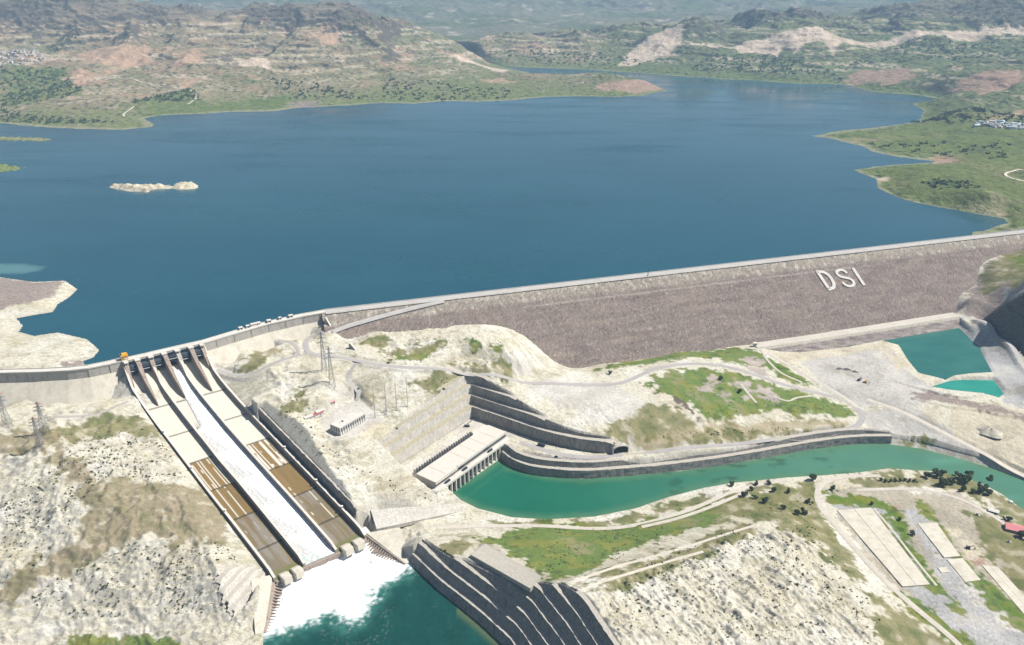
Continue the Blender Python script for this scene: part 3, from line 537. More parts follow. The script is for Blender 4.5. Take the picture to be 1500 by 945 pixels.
# ---------------------------------------------------------------- mesh helpers
def mesh_np(name, v, f, tint=None, mat=None, smooth=False, origin=None):
    v = np.asarray(v, np.float32); f = np.asarray(f, np.int32)
    if origin is None: origin = np.array([0, 0, 0.])
    me = bpy.data.meshes.new(name); me.vertices.add(len(v)); me.vertices.foreach_set('co', (v - np.asarray(origin, np.float32)).astype(np.float32).ravel())
    k = f.shape[1]; me.loops.add(f.size); me.loops.foreach_set('vertex_index', f.ravel()); me.polygons.add(len(f))
    me.polygons.foreach_set('loop_start', np.arange(0, f.size, k, dtype=np.int32)); me.polygons.foreach_set('loop_total', np.full(len(f), k, np.int32))
    if smooth: me.polygons.foreach_set('use_smooth', np.ones(len(f), bool))
    if tint is not None:
        at = me.attributes.new('tint', 'FLOAT_COLOR', 'POINT'); at.data.foreach_set('color', np.c_[tint, np.ones(len(tint))].astype(np.float32).ravel())
    me.update(calc_edges=True); me.validate()
    if mat: me.materials.append(mat)
    o = bpy.data.objects.new(name, me); o.location = Vector([float(q) for q in origin]); col.objects.link(o)
    return o
def grid_faces(nr, nc, keep=None):
    i = np.arange(nr * nc).reshape(nr, nc)
    f = np.stack([i[:-1, :-1], i[:-1, 1:], i[1:, 1:], i[1:, :-1]], -1).reshape(-1, 4)
    return f if keep is None else f[keep.ravel()]
def compact(v, f, *ext):
    u, inv = np.unique(f, return_inverse=True)
    return (v[u], inv.reshape(f.shape)) + tuple(e[u] for e in ext)
class MB:
    def __init__(s): s.v = []; s.f = []; s.c = []
    def add(s, v, f, c=None):
        n = len(s.v); s.v += [tuple(float(k) for k in q) for q in v]; s.f += [tuple(int(k) + n for k in q) for q in f]
        s.c += [tuple(c) if c is not None else (1, 1, 1)] * len(v)
        return s
    def hexa(s, bot, top, c=None):
        """two quads (ccw from above)"""
        return s.add(list(bot) + list(top), [(3, 2, 1, 0), (4, 5, 6, 7), (0, 1, 5, 4), (1, 2, 6, 5), (2, 3, 7, 6), (3, 0, 4, 7)], c)
    def box(s, x0, x1, y0, y1, z0, z1, fr=None, c=None):
        b = [(x0, y0, z0), (x1, y0, z0), (x1, y1, z0), (x0, y1, z0)]; t = [(p[0], p[1], z1) for p in b]
        if fr is not None: b = [fr(*p) for p in b]; t = [fr(*p) for p in t]
        return s.hexa(b, t, c)
    def bar(s, a, b, r, n=4, c=None, r2=None):
        a = np.array(a, float); b = np.array(b, float); d = b - a; L = np.linalg.norm(d); d /= L
        h = np.array([0, 0, 1.]) if abs(d[2]) < .9 else np.array([1., 0, 0]); u = np.cross(d, h); u /= np.linalg.norm(u); w = np.cross(d, u); r2 = r if r2 is None else r2
        v = []
        for q, rr in ((a, r), (b, r2)):
            for k in range(n):
                t = 2 * math.pi * (k + .5) / n; v.append(q + rr * (u * math.cos(t) + w * math.sin(t)))
        f = [(k, (k + 1) % n, n + (k + 1) % n, n + k) for k in range(n)] + [tuple(range(n - 1, -1, -1)), tuple(range(n, 2 * n))]
        return s.add(v, f, c)
    def prism(s, poly, z0, z1, c=None):
        n = len(poly); z0 = np.broadcast_to(z0, n); z1 = np.broadcast_to(z1, n)
        v = [(p[0], p[1], z0[i]) for i, p in enumerate(poly)] + [(p[0], p[1], z1[i]) for i, p in enumerate(poly)]
        a = sum(poly[i][0] * poly[(i + 1) % n][1] - poly[(i + 1) % n][0] * poly[i][1] for i in range(n))
        f = [(i, (i + 1) % n, n + (i + 1) % n, n + i) for i in range(n)] + [tuple(range(n - 1, -1, -1)), tuple(range(n, 2 * n))]
        if a < 0: f = [tuple(reversed(q)) for q in f]
        return s.add(v, f, c)
    def strip(s, rows, c=None, closed=False):
        """rows of equal-length point lists joined by quads"""
        nr = len(rows); nc = len(rows[0]); v = [p for r in rows for p in r]; f = []
        for i in range(nr - 1):
            for j in range(nc - (0 if closed else 1)): k = (j + 1) % nc; f.append((i * nc + j, i * nc + k, (i + 1) * nc + k, (i + 1) * nc + j))
        if closed: f += [tuple(range(nc - 1, -1, -1)), tuple(range((nr - 1) * nc, nr * nc))]
        return s.add(v, f, c)
    def build(s, name, mat, parent=None, origin=None, smooth=False, label=None, recalc=True):
        import bmesh
        if origin is None: origin = parent.location if parent is not None and parent.parent is None else (0, 0, 0)
        root = parent
        if parent is not None and parent.parent is not None: origin = WORLD[parent.name]
        o3 = np.array([float(q) for q in origin]); me = bpy.data.meshes.new(name)
        me.from_pydata([tuple(np.array(p) - o3) for p in s.v], [], s.f)
        if any(q != (1, 1, 1) for q in s.c):
            at = me.attributes.new('tint', 'FLOAT_COLOR', 'POINT'); at.data.foreach_set('color', np.c_[np.array(s.c), np.ones(len(s.c))].astype(np.float32).ravel())
        if recalc:
            bm = bmesh.new(); bm.from_mesh(me); bmesh.ops.recalc_face_normals(bm, faces=bm.faces); bm.to_mesh(me); bm.free()
        if smooth: me.polygons.foreach_set('use_smooth', np.ones(len(me.polygons), bool))
        me.materials.append(mat); o = bpy.data.objects.new(name, me); col.objects.link(o)
        if parent is None: o.location = Vector(o3.tolist())
        else: o.parent = parent
        WORLD[o.name] = o3
        if label: o['label'] = label
        return o
WORLD = {}
def tag(o, label, cat, group=None):
    o['label'] = label; o['category'] = cat
    if group: o['group'] = group
    return o
def thing(name, loc, label, cat, group=None, rz=0):
    o = bpy.data.objects.new(name, None); col.objects.link(o); o.location = Vector([float(q) for q in loc]); o.rotation_euler = (0, 0, rz)
    o.empty_display_size = 1; WORLD[o.name] = np.array([float(q) for q in loc]); return tag(o, label, cat, group)
def struct(o, kind='structure'): o['kind'] = kind; return o
def dup(root, loc, rz=0, scale=1, label=None):
    r = root.copy(); col.objects.link(r); r.location = Vector([float(q) for q in loc]); r.rotation_euler = (0, 0, rz); r.scale = (scale,) * 3
    if label: r['label'] = label
    for ch in list(root.children):
        c = ch.copy(); col.objects.link(c); c.parent = r
        for g in ch.children:
            d = g.copy(); col.objects.link(d); d.parent = c
    return r
# ---------------------------------------------------------------- materials
def nmat(name, base=(.5, .5, .5), rough=.9, tint=False, n1=None, n2=None, bump=0, bscale=.5, bdist=.5, zs=1.0, metal=0, spec=.3, stain=None):
    """n1/n2: (scale per metre, amount) brightness variation; zs squeezes the vertical for run-off streaks"""
    m = bpy.data.materials.new(name); m.use_nodes = True; nt = m.node_tree; N = nt.nodes; L = nt.links; bs = N['Principled BSDF']
    bs.inputs['Roughness'].default_value = rough; bs.inputs['Metallic'].default_value = metal; bs.inputs['Specular IOR Level'].default_value = spec
    geo = N.new('ShaderNodeNewGeometry'); mp = N.new('ShaderNodeMapping'); mp.inputs['Scale'].default_value = (1, 1, zs); L.new(geo.outputs['Position'], mp.inputs['Vector'])
    if tint: a = N.new('ShaderNodeAttribute'); a.attribute_name = 'tint'; cur = a.outputs['Color']
    else: rgb = N.new('ShaderNodeRGB'); rgb.outputs[0].default_value = (*base, 1); cur = rgb.outputs[0]
    for nn in (n1, n2):
        if not nn: continue
        t = N.new('ShaderNodeTexNoise'); t.inputs['Scale'].default_value = nn[0]; t.inputs['Detail'].default_value = 4; t.inputs['Roughness'].default_value = .65; L.new(mp.outputs[0], t.inputs['Vector'])
        mr = N.new('ShaderNodeMapRange'); mr.inputs[1].default_value = .25; mr.inputs[2].default_value = .75; mr.inputs[3].default_value = 1 - nn[1]; mr.inputs[4].default_value = 1 + nn[1]; L.new(t.outputs['Fac'], mr.inputs[0])
        vm = N.new('ShaderNodeVectorMath'); vm.operation = 'SCALE'; L.new(cur, vm.inputs[0]); L.new(mr.outputs[0], vm.inputs['Scale']); cur = vm.outputs[0]
    if stain:
        t = N.new('ShaderNodeTexNoise'); t.inputs['Scale'].default_value = stain[0]; t.inputs['Detail'].default_value = 5; L.new(mp.outputs[0], t.inputs['Vector'])
        mr = N.new('ShaderNodeMapRange'); mr.inputs[1].default_value = .52; mr.inputs[2].default_value = .68; L.new(t.outputs['Fac'], mr.inputs[0])
        mx = N.new('ShaderNodeMix'); mx.data_type = 'RGBA'; mx.inputs['B'].default_value = (*stain[1], 1); mul = N.new('ShaderNodeMath'); mul.operation = 'MULTIPLY'; mul.inputs[1].default_value = stain[2]
        L.new(mr.outputs[0], mul.inputs[0]); L.new(mul.outputs[0], mx.inputs['Factor']); L.new(cur, mx.inputs['A']); cur = mx.outputs['Result']
    L.new(cur, bs.inputs['Base Color'])
    if bump:
        t = N.new('ShaderNodeTexNoise'); t.inputs['Scale'].default_value = bscale; t.inputs['Detail'].default_value = 5; t.inputs['Roughness'].default_value = .7; L.new(mp.outputs[0], t.inputs['Vector'])
        b = N.new('ShaderNodeBump'); b.inputs['Strength'].default_value = bump; b.inputs['Distance'].default_value = bdist; L.new(t.outputs['Fac'], b.inputs['Height']); L.new(b.outputs[0], bs.inputs['Normal'])
    return m
M = {}
M['ground'] = nmat('ground_cover', tint=True, n1=(.8, .26), n2=(.06, .08), bump=1, bscale=.7, bdist=1.2, rough=1, spec=.1)
M['hills'] = nmat('hill_cover', tint=True, n1=(.07, .3), n2=(.012, .1), bump=1, bscale=.035, bdist=14, rough=1, spec=.05)
M['rock'] = nmat('cut_rock', (.27, .255, .24), n1=(.55, .32), n2=(.12, .22), bump=1, bscale=.6, bdist=1.2, zs=.25, rough=.95, spec=.15, stain=(.35, (.13, .115, .1), .6))  # serves as the darker, shaded copy of rock_light on the pit cut
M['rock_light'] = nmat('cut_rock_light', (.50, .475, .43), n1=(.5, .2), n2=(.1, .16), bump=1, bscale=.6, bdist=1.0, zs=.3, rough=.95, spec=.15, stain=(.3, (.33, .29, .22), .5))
M['ledge_weeds'] = nmat('weedy_ledge', (.34, .31, .225), n1=(.3, .35), bump=.6, bscale=.6, rough=1, spec=.1)
M['rock_shaded'] = nmat('cliff_rock_shaded', (.13, .12, .12), n1=(.5, .5), n2=(.12, .3), bump=1, bscale=.5, bdist=2, zs=2.2, rough=.95, spec=.15)  # colour darkened for the shade on a face turned from the sun
M['ledge'] = nmat('ledge_gravel', (.40, .37, .32), n1=(.4, .2), bump=.6, bscale=.6, rough=1, spec=.1)
M['fill'] = nmat('rockfill', tint=True, n1=(.45, .5), n2=(.07, .10), bump=1, bscale=.3, bdist=1.6, rough=1, spec=.1)
M['asphalt'] = nmat('road_gravel_grey', (.34, .32, .31), n1=(.3, .12), n2=(.05, .1), rough=.95, spec=.2)
M['dirt'] = nmat('road_dirt', (.47, .43, .375), n1=(.3, .14), n2=(.05, .1), rough=1, spec=.1)
M['gravelroad'] = nmat('road_gravel', (.40, .385, .37), n1=(.3, .12), n2=(.05, .1), rough=1, spec=.1)
M['paleroad'] = nmat('road_pale', (.55, .5, .42), n1=(.1, .1), rough=1, spec=.1)
M['conc'] = nmat('concrete_grey', (.41, .385, .35), n1=(.5, .12), n2=(.06, .12), zs=.35, bump=.3, bscale=1, bdist=.15, stain=(.22, (.22, .195, .165), .5))
M['conc_pale'] = nmat('concrete_pale', (.51, .475, .40), n1=(.3, .1), n2=(.05, .12), zs=.4, bump=.3, bscale=.8, bdist=.2, stain=(.12, (.40, .355, .27), .55))
M['conc_light'] = nmat('concrete_light', (.55, .525, .48), n1=(.4, .08), n2=(.06, .08), bump=.2, bscale=1, bdist=.1, stain=(.15, (.4, .37, .32), .4))
M['conc_brown'] = nmat('concrete_stained', (.30, .245, .205), n1=(.4, .2), n2=(.08, .15), zs=.35, bump=.4, bscale=.8, bdist=.2, stain=(.25, (.13, .1, .085), .6))
M['slab'] = nmat('chute_slab', tint=True, n1=(.5, .08), bump=.2, bscale=1, bdist=.1, rough=.75)
M['steel_dark'] = nmat('gate_steel', (.035, .045, .065), n1=(.6, .25), rough=.55, metal=.3)
M['steel'] = nmat('galvanised_steel', (.36, .37, .39), n1=(1, .1), rough=.5, metal=.5)
M['orange'] = nmat('warning_paint', (.62, .16, .09), n1=(1, .1), rough=.5)
M['yellow'] = nmat('crane_paint', (.72, .38, .02), n1=(1, .15), rough=.5)
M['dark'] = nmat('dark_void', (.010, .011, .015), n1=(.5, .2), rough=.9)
M['roof_pink'] = nmat('roof_sheet', (.57, .51, .45), n1=(.15, .07), n2=(1.2, .04), rough=.8, bump=.2, bscale=1.2, bdist=.1)
M['white'] = nmat('white_wall', (.62, .60, .56), n1=(.5, .08), rough=.8)
M['red'] = nmat('red_roof', (.42, .10, .085), n1=(.6, .15), rough=.6)
M['pinkred'] = nmat('red_sheet_roof', (.50, .17, .18), n1=(.6, .12), rough=.6)
M['blue'] = nmat('blue_sheet', (.12, .28, .48), n1=(.6, .1), rough=.5)
M['glass'] = nmat('window_glass', (.03, .04, .05), rough=.15, spec=.6)
M['leaf'] = nmat('leaf', (.05, .07, .028), n1=(.9, .45), rough=.8, spec=.15)
M['leaf2'] = nmat('leaf_green', (.07, .095, .03), n1=(.9, .4), rough=.8, spec=.15)
M['bark'] = nmat('bark', (.12, .09, .065), n1=(2, .3), rough=.95)
M['house'] = nmat('house_wall', (.50, .46, .43), n1=(.15, .2), rough=.9)
M['houseroof'] = nmat('house_roof', (.46, .42, .41), n1=(.03, .5), rough=.9)
M['teal'] = nmat('teal_roof', (.42, .50, .52), n1=(.03, .4), rough=.7)
M['letter'] = nmat('whitewashed_stone', (.52, .49, .45), n1=(.5, .25), n2=(.1, .1), bump=.8, bscale=.7, bdist=.6)
M['foam'] = nmat('white_water', tint=True, n1=(.4, .10), n2=(1.5, .08), bump=.8, bscale=.5, bdist=1.0, rough=.6, spec=.3)
def water(name, c, rough, bscale, bstr, tint=False, c2=None, vscale=.004, spec=.5, streak=False):
    m = bpy.data.materials.new(name); m.use_nodes = True; nt = m.node_tree; N = nt.nodes; L = nt.links; bs = N['Principled BSDF']
    bs.inputs['Roughness'].default_value = rough; bs.inputs['IOR'].default_value = 1.33; bs.inputs['Specular IOR Level'].default_value = spec
    geo = N.new('ShaderNodeNewGeometry')
    def noise(s, d=3, stretch=(1, 1, 1), rot=0):
        mp = N.new('ShaderNodeMapping'); mp.inputs['Scale'].default_value = stretch; mp.inputs['Rotation'].default_value = (0, 0, rot); L.new(geo.outputs['Position'], mp.inputs['Vector'])
        t = N.new('ShaderNodeTexNoise'); t.inputs['Scale'].default_value = s; t.inputs['Detail'].default_value = d; t.inputs['Roughness'].default_value = .6; L.new(mp.outputs[0], t.inputs['Vector']); return t.outputs['Fac']
    if tint: a = N.new('ShaderNodeAttribute'); a.attribute_name = 'tint'; cur = a.outputs['Color']
    else:
        mx = N.new('ShaderNodeMix'); mx.data_type = 'RGBA'; mx.inputs['A'].default_value = (*c, 1); mx.inputs['B'].default_value = (*(c2 or c), 1)
        mr = N.new('ShaderNodeMapRange'); mr.inputs[1].default_value = .35; mr.inputs[2].default_value = .7; L.new(noise(vscale, 5, (1, 1.6, 1), .5), mr.inputs[0]); L.new(mr.outputs[0], mx.inputs['Factor']); cur = mx.outputs['Result']
    L.new(cur, bs.inputs['Base Color'])
    if streak:                                                  # wind lanes: rougher and smoother water
        mr = N.new('ShaderNodeMapRange'); mr.inputs[1].default_value = .42; mr.inputs[2].default_value = .68; mr.inputs[3].default_value = .07; mr.inputs[4].default_value = .34; L.new(noise(.006, 6, (.35, 1.5, 1), .6), mr.inputs[0]); L.new(mr.outputs[0], bs.inputs['Roughness'])
    b = N.new('ShaderNodeBump'); b.inputs['Strength'].default_value = bstr; b.inputs['Distance'].default_value = .6; L.new(noise(bscale, 4, (1, .6, 1), .7), b.inputs['Height']); L.new(b.outputs[0], bs.inputs['Normal'])
    return m
M['lake'] = water('lake_water', (.007, .057, .086), .14, .12, .32, c2=(.011, .070, .100), streak=True, vscale=.0028)
M['river'] = water('river_water', (.0, .0, .0), .12, .35, .18, tint=True)
M['pool'] = water('pool_water', (.0, .0, .0), .16, .35, .45, tint=True)
M['shoal'] = water('shallow_lake_water', (0, 0, 0), .14, .12, .32, tint=True)
M['pond'] = water('pond_water', (.016, .105, .088), .12, .3, .15, c2=(.028, .135, .110), vscale=.02)
M['pond2'] = water('shallow_pond_water', (.015, .20, .155), .12, .3, .15, c2=(.025, .25, .19), vscale=.03)
# ---------------------------------------------------------------- terrain sheets (cells grow with distance)
LOD = 0.0016
def sheet():
    k = LOD; rr = 345 * np.exp(np.arange(int(math.log(12700 / 345) / k)) * k); th = np.arange(-1.02, 1.02, k * 1.15)
    R, T = np.meshgrid(rr, th, indexing='ij'); X = R * np.sin(T); Y = R * np.cos(T)
    ok = (np.abs(X) < .74 * Y + 330) & (Y > 300)
    z = np.full(X.shape, -999., np.float32); z[ok] = terrain(X[ok], Y[ok])
    dx = np.gradient(X, axis=0); dy = np.gradient(Y, axis=0)
    gr = np.gradient(z, axis=0) / np.hypot(dx, dy); gt = np.gradient(z, axis=1) / (R * k * 1.15)
    sl = np.where(ok, np.hypot(gr, gt), 0); sl = np.minimum(sl, 4)
    tint = np.zeros(X.shape + (3,), np.float32); up = np.zeros(X.shape); up[ok] = upstream(X[ok], Y[ok])
    lake = ok & (up > 0) & (Y < 6250) & (z < LAKE - 7)
    good = ok & ~lake
    tint[good] = paint(X[good], Y[good], z[good], sl[good])
    q = lambda A: (A[:-1, :-1], A[:-1, 1:], A[1:, 1:], A[1:, :-1])
    alive = np.logical_and.reduce(q(ok)) & ~np.logical_and.reduce(q(lake)) & ~np.logical_and.reduce(q(ok & (up > 12) & (Y < 6250) & (z < LAKE - 4)))
    Yc = sum(q(Y)) / 4; Xc = sum(q(X)) / 4; U = sum(q(up)) / 4
    V = np.stack([X, Y, z], -1).reshape(-1, 3); Tn = tint.reshape(-1, 3); G = grid_faces(*X.shape)
    m_mtn = alive & (Yc > 6250); isl = (Yc < 3200) & (Xc < -1200) & (U > 0) & (Yc > 1700)
    m_near = alive & (U <= 0) & (Yc <= 6250); m_pen = alive & (U > 0) & (Yc < 1700) & (Xc < 0)
    m_l = alive & ~m_mtn & ~m_near & ~m_pen & (Xc < 150 + .15 * (Yc - 2500)); m_r = alive & ~m_mtn & ~m_near & ~m_pen & ~m_l
    for nm, mk, mt in (('ground', m_near, 'ground'), ('peninsula', m_pen, 'ground'), ('left_hills', m_l, 'hills'), ('right_hills', m_r, 'hills'), ('mountains', m_mtn, 'hills')):
        f = G[mk.ravel()]
        if not len(f): continue
        v, f, t = compact(V, f, Tn); struct(mesh_np(nm, v, f[:, ::-1], t, M[mt]))
sheet()
# islet and reef in the lake
def islet(name, poly, top, tintc, edge=22):
    x0, y0 = poly.min(0) - 12; x1, y1 = poly.max(0) + 12; X, Y = np.meshgrid(np.arange(x0, x1, 3.), np.arange(y0, y1, 3.)); x = X.ravel(); y = Y.ravel()
    sd = sdpoly(x, y, poly) + fbm(x, y, 18, 3, 301) * 7; z = LAKE - 2 + np.clip(sst(-6, edge, sd), 0, 1) * (top + 2) + fbm(x, y, 16, 4, 303) * 6 * sst(-4, 12, sd)
    z += 1.3 * (sst(.5, .8, (z / 1.7) % 1) - .5); c = np.array(tintc) * (1 + .35 * fbm(x, y, 10, 3, 305))[:, None]; c = np.where((fbm(x, y, 25, 2, 307) > .2)[:, None], c * .62, c)
    f = grid_faces(*X.shape); k = (z[f] > LAKE - .9).any(1); v, f, t = compact(np.c_[x, y, z], f[k], np.clip(c, .03, .7)); return struct(mesh_np(name, v, f, t, M['ground']))
islet('island', ISL, 9, (.50, .45, .34)); islet('islet', L_i1, 4, (.20, .20, .09), 60); islet('islet', L_i2, 4, (.15, .19, .06), 50)
# ---------------------------------------------------------------- water sheets
def poly_sheet(name, poly, z, mat):
    me = MB(); import mathutils.geometry as mg
    pl = [Vector((float(p[0]), float(p[1]), 0)) for p in poly]
    tri = mg.tessellate_polygon([pl]); me.add([(p.x, p.y, z) for p in pl], tri)
    o = me.build(name, mat); 
    return struct(o)
_up = np.array([0, 1.]); cr = np.array([q[:2] for q in CREST]) + np.array([0, 6.])
r_end = (DAM0 + DAMD * 1500)[:2] + np.array([0, 6.])
poly_sheet('lake', list(cr) + [r_end, (3200, 2300), (6500, 4200), (6500, 7000), (-9000, 7000), (-9000, 1500)], LAKE, M['lake'])
def water_grid(name, poly, z, step, mat, fn, grow=9):
    x0, y0 = poly.min(0) - grow; x1, y1 = poly.max(0) + grow; X, Y = np.meshgrid(np.arange(x0, x1, step), np.arange(y0, y1, step)); x = X.ravel(); y = Y.ravel()
    sd = sdpoly(x, y, poly); f = grid_faces(*X.shape); k = (sd[f] > -grow).any(1); zz, t = fn(x, y, sd)
    v, f, t = compact(np.c_[x, y, zz + z], f[k], t); return struct(mesh_np(name, v, f, t, mat, True))
def lerp3(a, b, w): return np.array(a) * (1 - w[:, None]) + np.array(b) * w[:, None]
def river_fn(x, y, sd):
    t = sst(0, 500, x); c = lerp3((.007, .108, .064), (.065, .175, .115), t)
    c = lerp3((.08, .17, .09), c, .35 + .65 * sst(0, 16, sd + 5 * fbm(x, y, 20, 2, 321))); dk = sst(.15, .4, fbm(x, y * 2.2, 40, 4, 323)) * sst(150, 260, x) * sst(560, 420, x)
    for k in range(3): c[:, k] *= 1 - .45 * dk
    lt = sst(.1, .5, fbm(x * .35, y, 30, 3, 325)) * sst(380, 600, x); c = lerp3(c, (.10, .28, .20), 0 * x + lt * .5) if False else c * (1 - lt[:, None] * .4) + np.array((.09, .25, .18)) * lt[:, None] * .4
    c *= (1 + .12 * fbm(x, y, 60, 3, 327))[:, None]; return 0 * x, np.clip(c, 0, .5)
water_grid('river', RIVER, 0, 4.0, M['river'], river_fn)
FOAM = np.array([P(x, y, 0)[:2] for x, y in ((388,926),(402,846),(445,828),(495,806),(537,783),(594,827),(580,838),(556,850),(543,862),(532,884),(520,903),(500,900),(488,890),(465,900),(440,909),(412,920))])
def pool_fn(x, y, sd):
    c = np.tile(np.array((.005, .050, .042)), (len(x), 1)); c *= (1 + .3 * fbm(x, y, 25, 4, 331) + .2 * fbm(x, y, 5, 2, 333))[:, None]
    e = -sdpoly(x, y, FOAM) + fbm(x, y, 22, 4, 335) * 13; gw = sst(34, 0, e) * (.5 + .5 * sst(-.3, .3, fbm(x, y, 7, 3, 337))); c = c * (1 - .75 * gw[:, None]) + np.array((.07, .24, .20)) * .75 * gw[:, None]
    w = sst(15, -4, e + fbm(x, y, 6, 4, 339) * 14 + 5 * fbm(x * .6, y, 2.5, 2, 340)); c = c * (1 - w[:, None]) + np.array((.84, .86, .87)) * w[:, None]
    sp = sst(.42, .55, perlin(x / 2.3, y / 2.3, 341)) * sst(.1, .3, fbm(x, y, 30, 2, 343)); c = c * (1 - .2 * sp[:, None]) + .35 * .2 * sp[:, None]
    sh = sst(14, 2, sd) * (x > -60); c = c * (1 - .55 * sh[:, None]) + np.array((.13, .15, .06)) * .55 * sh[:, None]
    z = w * (1.0 + 1.4 * fbm(x, y, 9, 3, 345)) + .15 * fbm(x, y, 8, 2, 347)
    return z, np.clip(c, 0, .9)
water_grid('pool', POOL, 0, 1.4, M['pool'], pool_fn)
SHOAL = shore([(-60,380),(0,383),(45,384),(72,389),(66,398),(30,404),(-20,404),(-60,402)])
def shoal_fn(x, y, sd):
    w = sst(0, 26, sd + 12 * fbm(x, y, 40, 3, 361)) * .8; return 0 * x, lerp3((.009, .0635, .093), (.09, .20, .20), w)
water_grid('lake_shallows', SHOAL, LAKE + .05, 5.0, M['shoal'], shoal_fn, 0)
poly_sheet('pond', POND1, 31, M['pond']); poly_sheet('pond', POND2, 28, M['pond2'])
# ---------------------------------------------------------------- roads
for R in ROADS:
    pl = R['pl']; n = normals(pl); z = R['z'] + (.18 if not R['far'] else 1.5)
    hw = R['w'] / 2 * (1 + .12 * np.array([perlin(np.array([q / 9.]), np.array([.3]), 401)[0] for q in R['s']]))
    off = np.linspace(-1, 1, 5); rows = []
    for k in range(len(pl)): rows.append([(pl[k, 0] + n[k, 0] * hw[k] * o, pl[k, 1] + n[k, 1] * hw[k] * o, z[k] - .12 * abs(o) ** 2 + .05) for o in off])
    m = MB().strip(rows)
    edge = [rows[k][0] for k in range(len(rows))]
    struct(m.build(R['name'], M[{'asphalt': 'asphalt', 'dirt': 'dirt', 'gravel': 'gravelroad', 'pale': 'paleroad'}[R['kind']]]))
# ---------------------------------------------------------------- stepped rock cuts
def build_cut(name, tname, label, mat_a, mat_l, jag=.55, s0=None, s1=None, mat_fn=None, cat='rock cut'):
    c = CUTS[name]; pl = c['pl']
    # split long segments but keep corners: resample per segment
    seg = [pl[0]]
    for i in range(len(pl) - 1):
        L = math.hypot(*(pl[i + 1] - pl[i])); n = max(1, int(L / c['step']))
        for k in range(1, n + 1): seg.append(pl[i] + (pl[i + 1] - pl[i]) * k / n)
    p = np.array(seg); s = np.r_[0, np.cumsum(np.hypot(*np.diff(p, axis=0).T))]
    # mitred outward normals
    t = np.diff(p, axis=0); t /= np.hypot(*t.T)[:, None]; nl = np.c_[-t[:, 1], t[:, 0]]; a = np.r_[nl[:1], nl]; b = np.r_[nl, nl[-1:]]; nn = a + b; nn /= np.hypot(*nn.T)[:, None]; mit = 1 / np.maximum((nn * a).sum(1), .45); N = nn * mit[:, None]
    z0 = cut_z0(name, s)
    if s0 is not None or s1 is not None:
        kk = (s >= (s0 if s0 is not None else -1)) & (s <= (s1 if s1 is not None else 1e9)); p, s, N, z0 = p[kk], s[kk], N[kk], z0[kk]
    o = thing(tname, (p[len(p) // 2, 0], p[len(p) // 2, 1], z0[len(p) // 2]), label, cat)
    d = h = 0.0
    for ti, (rise, run, led) in enumerate(c['tiers']):
        nr = max(3, int(rise / 1.6)); ds = np.r_[np.linspace(d, d + run, nr + 1)]; hs = np.linspace(h, h + rise, nr + 1)
        for part, dd, hh in (('rock_face', ds, hs), ('ledge', np.linspace(d + run, d + run + led, 3), np.array([h + rise, h + rise + .02, h + rise + led * .03]))):
            if part == 'ledge' and led < 1.5: continue
            D, Sx = np.meshgrid(dd, s, indexing='xy'); H = np.meshgrid(hh, s, indexing='xy')[0]
            base = p[:, None, :] + N[:, None, :] * D[..., None]
            jx = fbm(Sx + 31 * ti, H * 1.3 + 9 * ti, 5.0, 3, 421) * 2 * jag + fbm(Sx, H * .4 + ti * 50, 17, 3, 423) * 1.3 * jag
            if part == 'ledge': jx[:, 0] = (fbm(s + 31 * ti, hh[0] * 1.3 + 9 * ti + 0 * s, 5.0, 3, 421) * 2 + fbm(s, hh[0] * .4 + ti * 50 + 0 * s, 17, 3, 423) * 1.3) * jag; jx[:, -1] = (fbm(s + 31 * (ti + 1), hh[0] * 1.3 + 9 * (ti + 1) + 0 * s, 5.0, 3, 421) * 2 + fbm(s, hh[0] * .4 + (ti + 1) * 50 + 0 * s, 17, 3, 423) * 1.3) * jag
            base = base - N[:, None, :] * jx[..., None]
            Z = z0[:, None] + H + (fbm(Sx, D, 6, 2, 425) * .5 if part == 'ledge' else 0)
            B = base_near(base[..., 0].ravel(), base[..., 1].ravel()).reshape(Z.shape) + .15
            over = Z > B + 1.2; Zc = np.minimum(Z, B)
            q = lambda A: (A[:-1, :-1], A[:-1, 1:], A[1:, 1:], A[1:, :-1])
            keep = ~np.logical_and.reduce(q(over))
            if keep.sum() < 4: continue
            f = grid_faces(*Z.shape)[keep.ravel()]; v = np.stack([base[..., 0], base[..., 1], Zc], -1).reshape(-1, 3)
            v, f = compact(v, f); ob = mesh_np(part, v, f, None, mat_l if part == 'ledge' else mat_a, False, WORLD[o.name]); ob.location = (0, 0, 0); ob.parent = o
        d += run + led; h += rise + led * .03
    return o
_c3 = CUTS['pit']['pl'][:3]; _sc = float(np.hypot(*np.diff(_c3, axis=0).T).sum())
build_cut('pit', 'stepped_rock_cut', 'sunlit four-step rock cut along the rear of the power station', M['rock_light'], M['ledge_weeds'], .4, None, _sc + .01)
build_cut('pit', 'stepped_rock_cut', 'shaded four-step rock cut from the rear corner of the station to the tunnel', M['rock'], M['ledge'], .5, _sc - .01, None)  # darker material than the sunlit half: shade put into the colour
build_cut('bank', 'river_wall', 'long grey rock wall lining the green river below the bend road', M['rock'], M['ledge'])
build_cut('pool', 'stepped_rock_cut', 'dark seven-step rock cut rising from the stilling pool at the bottom edge', M['rock'], M['ledge'], .45)
build_cut('bench', 'stepped_rock_cut', 'pale four-step slope cut left of the lower end of the chute', M['rock_light'], M['ledge'], .5)
build_cut('trench', 'rock_cut', 'low shaded rock face running along the right wall of the spillway chute', M['rock'], M['ledge'], .6)
build_cut('cliff', 'rock_cliff', 'dark blue-grey cliff above the gravel road at the right edge', M['rock_shaded'], M['rock_shaded'], 2.2, cat='cliff')
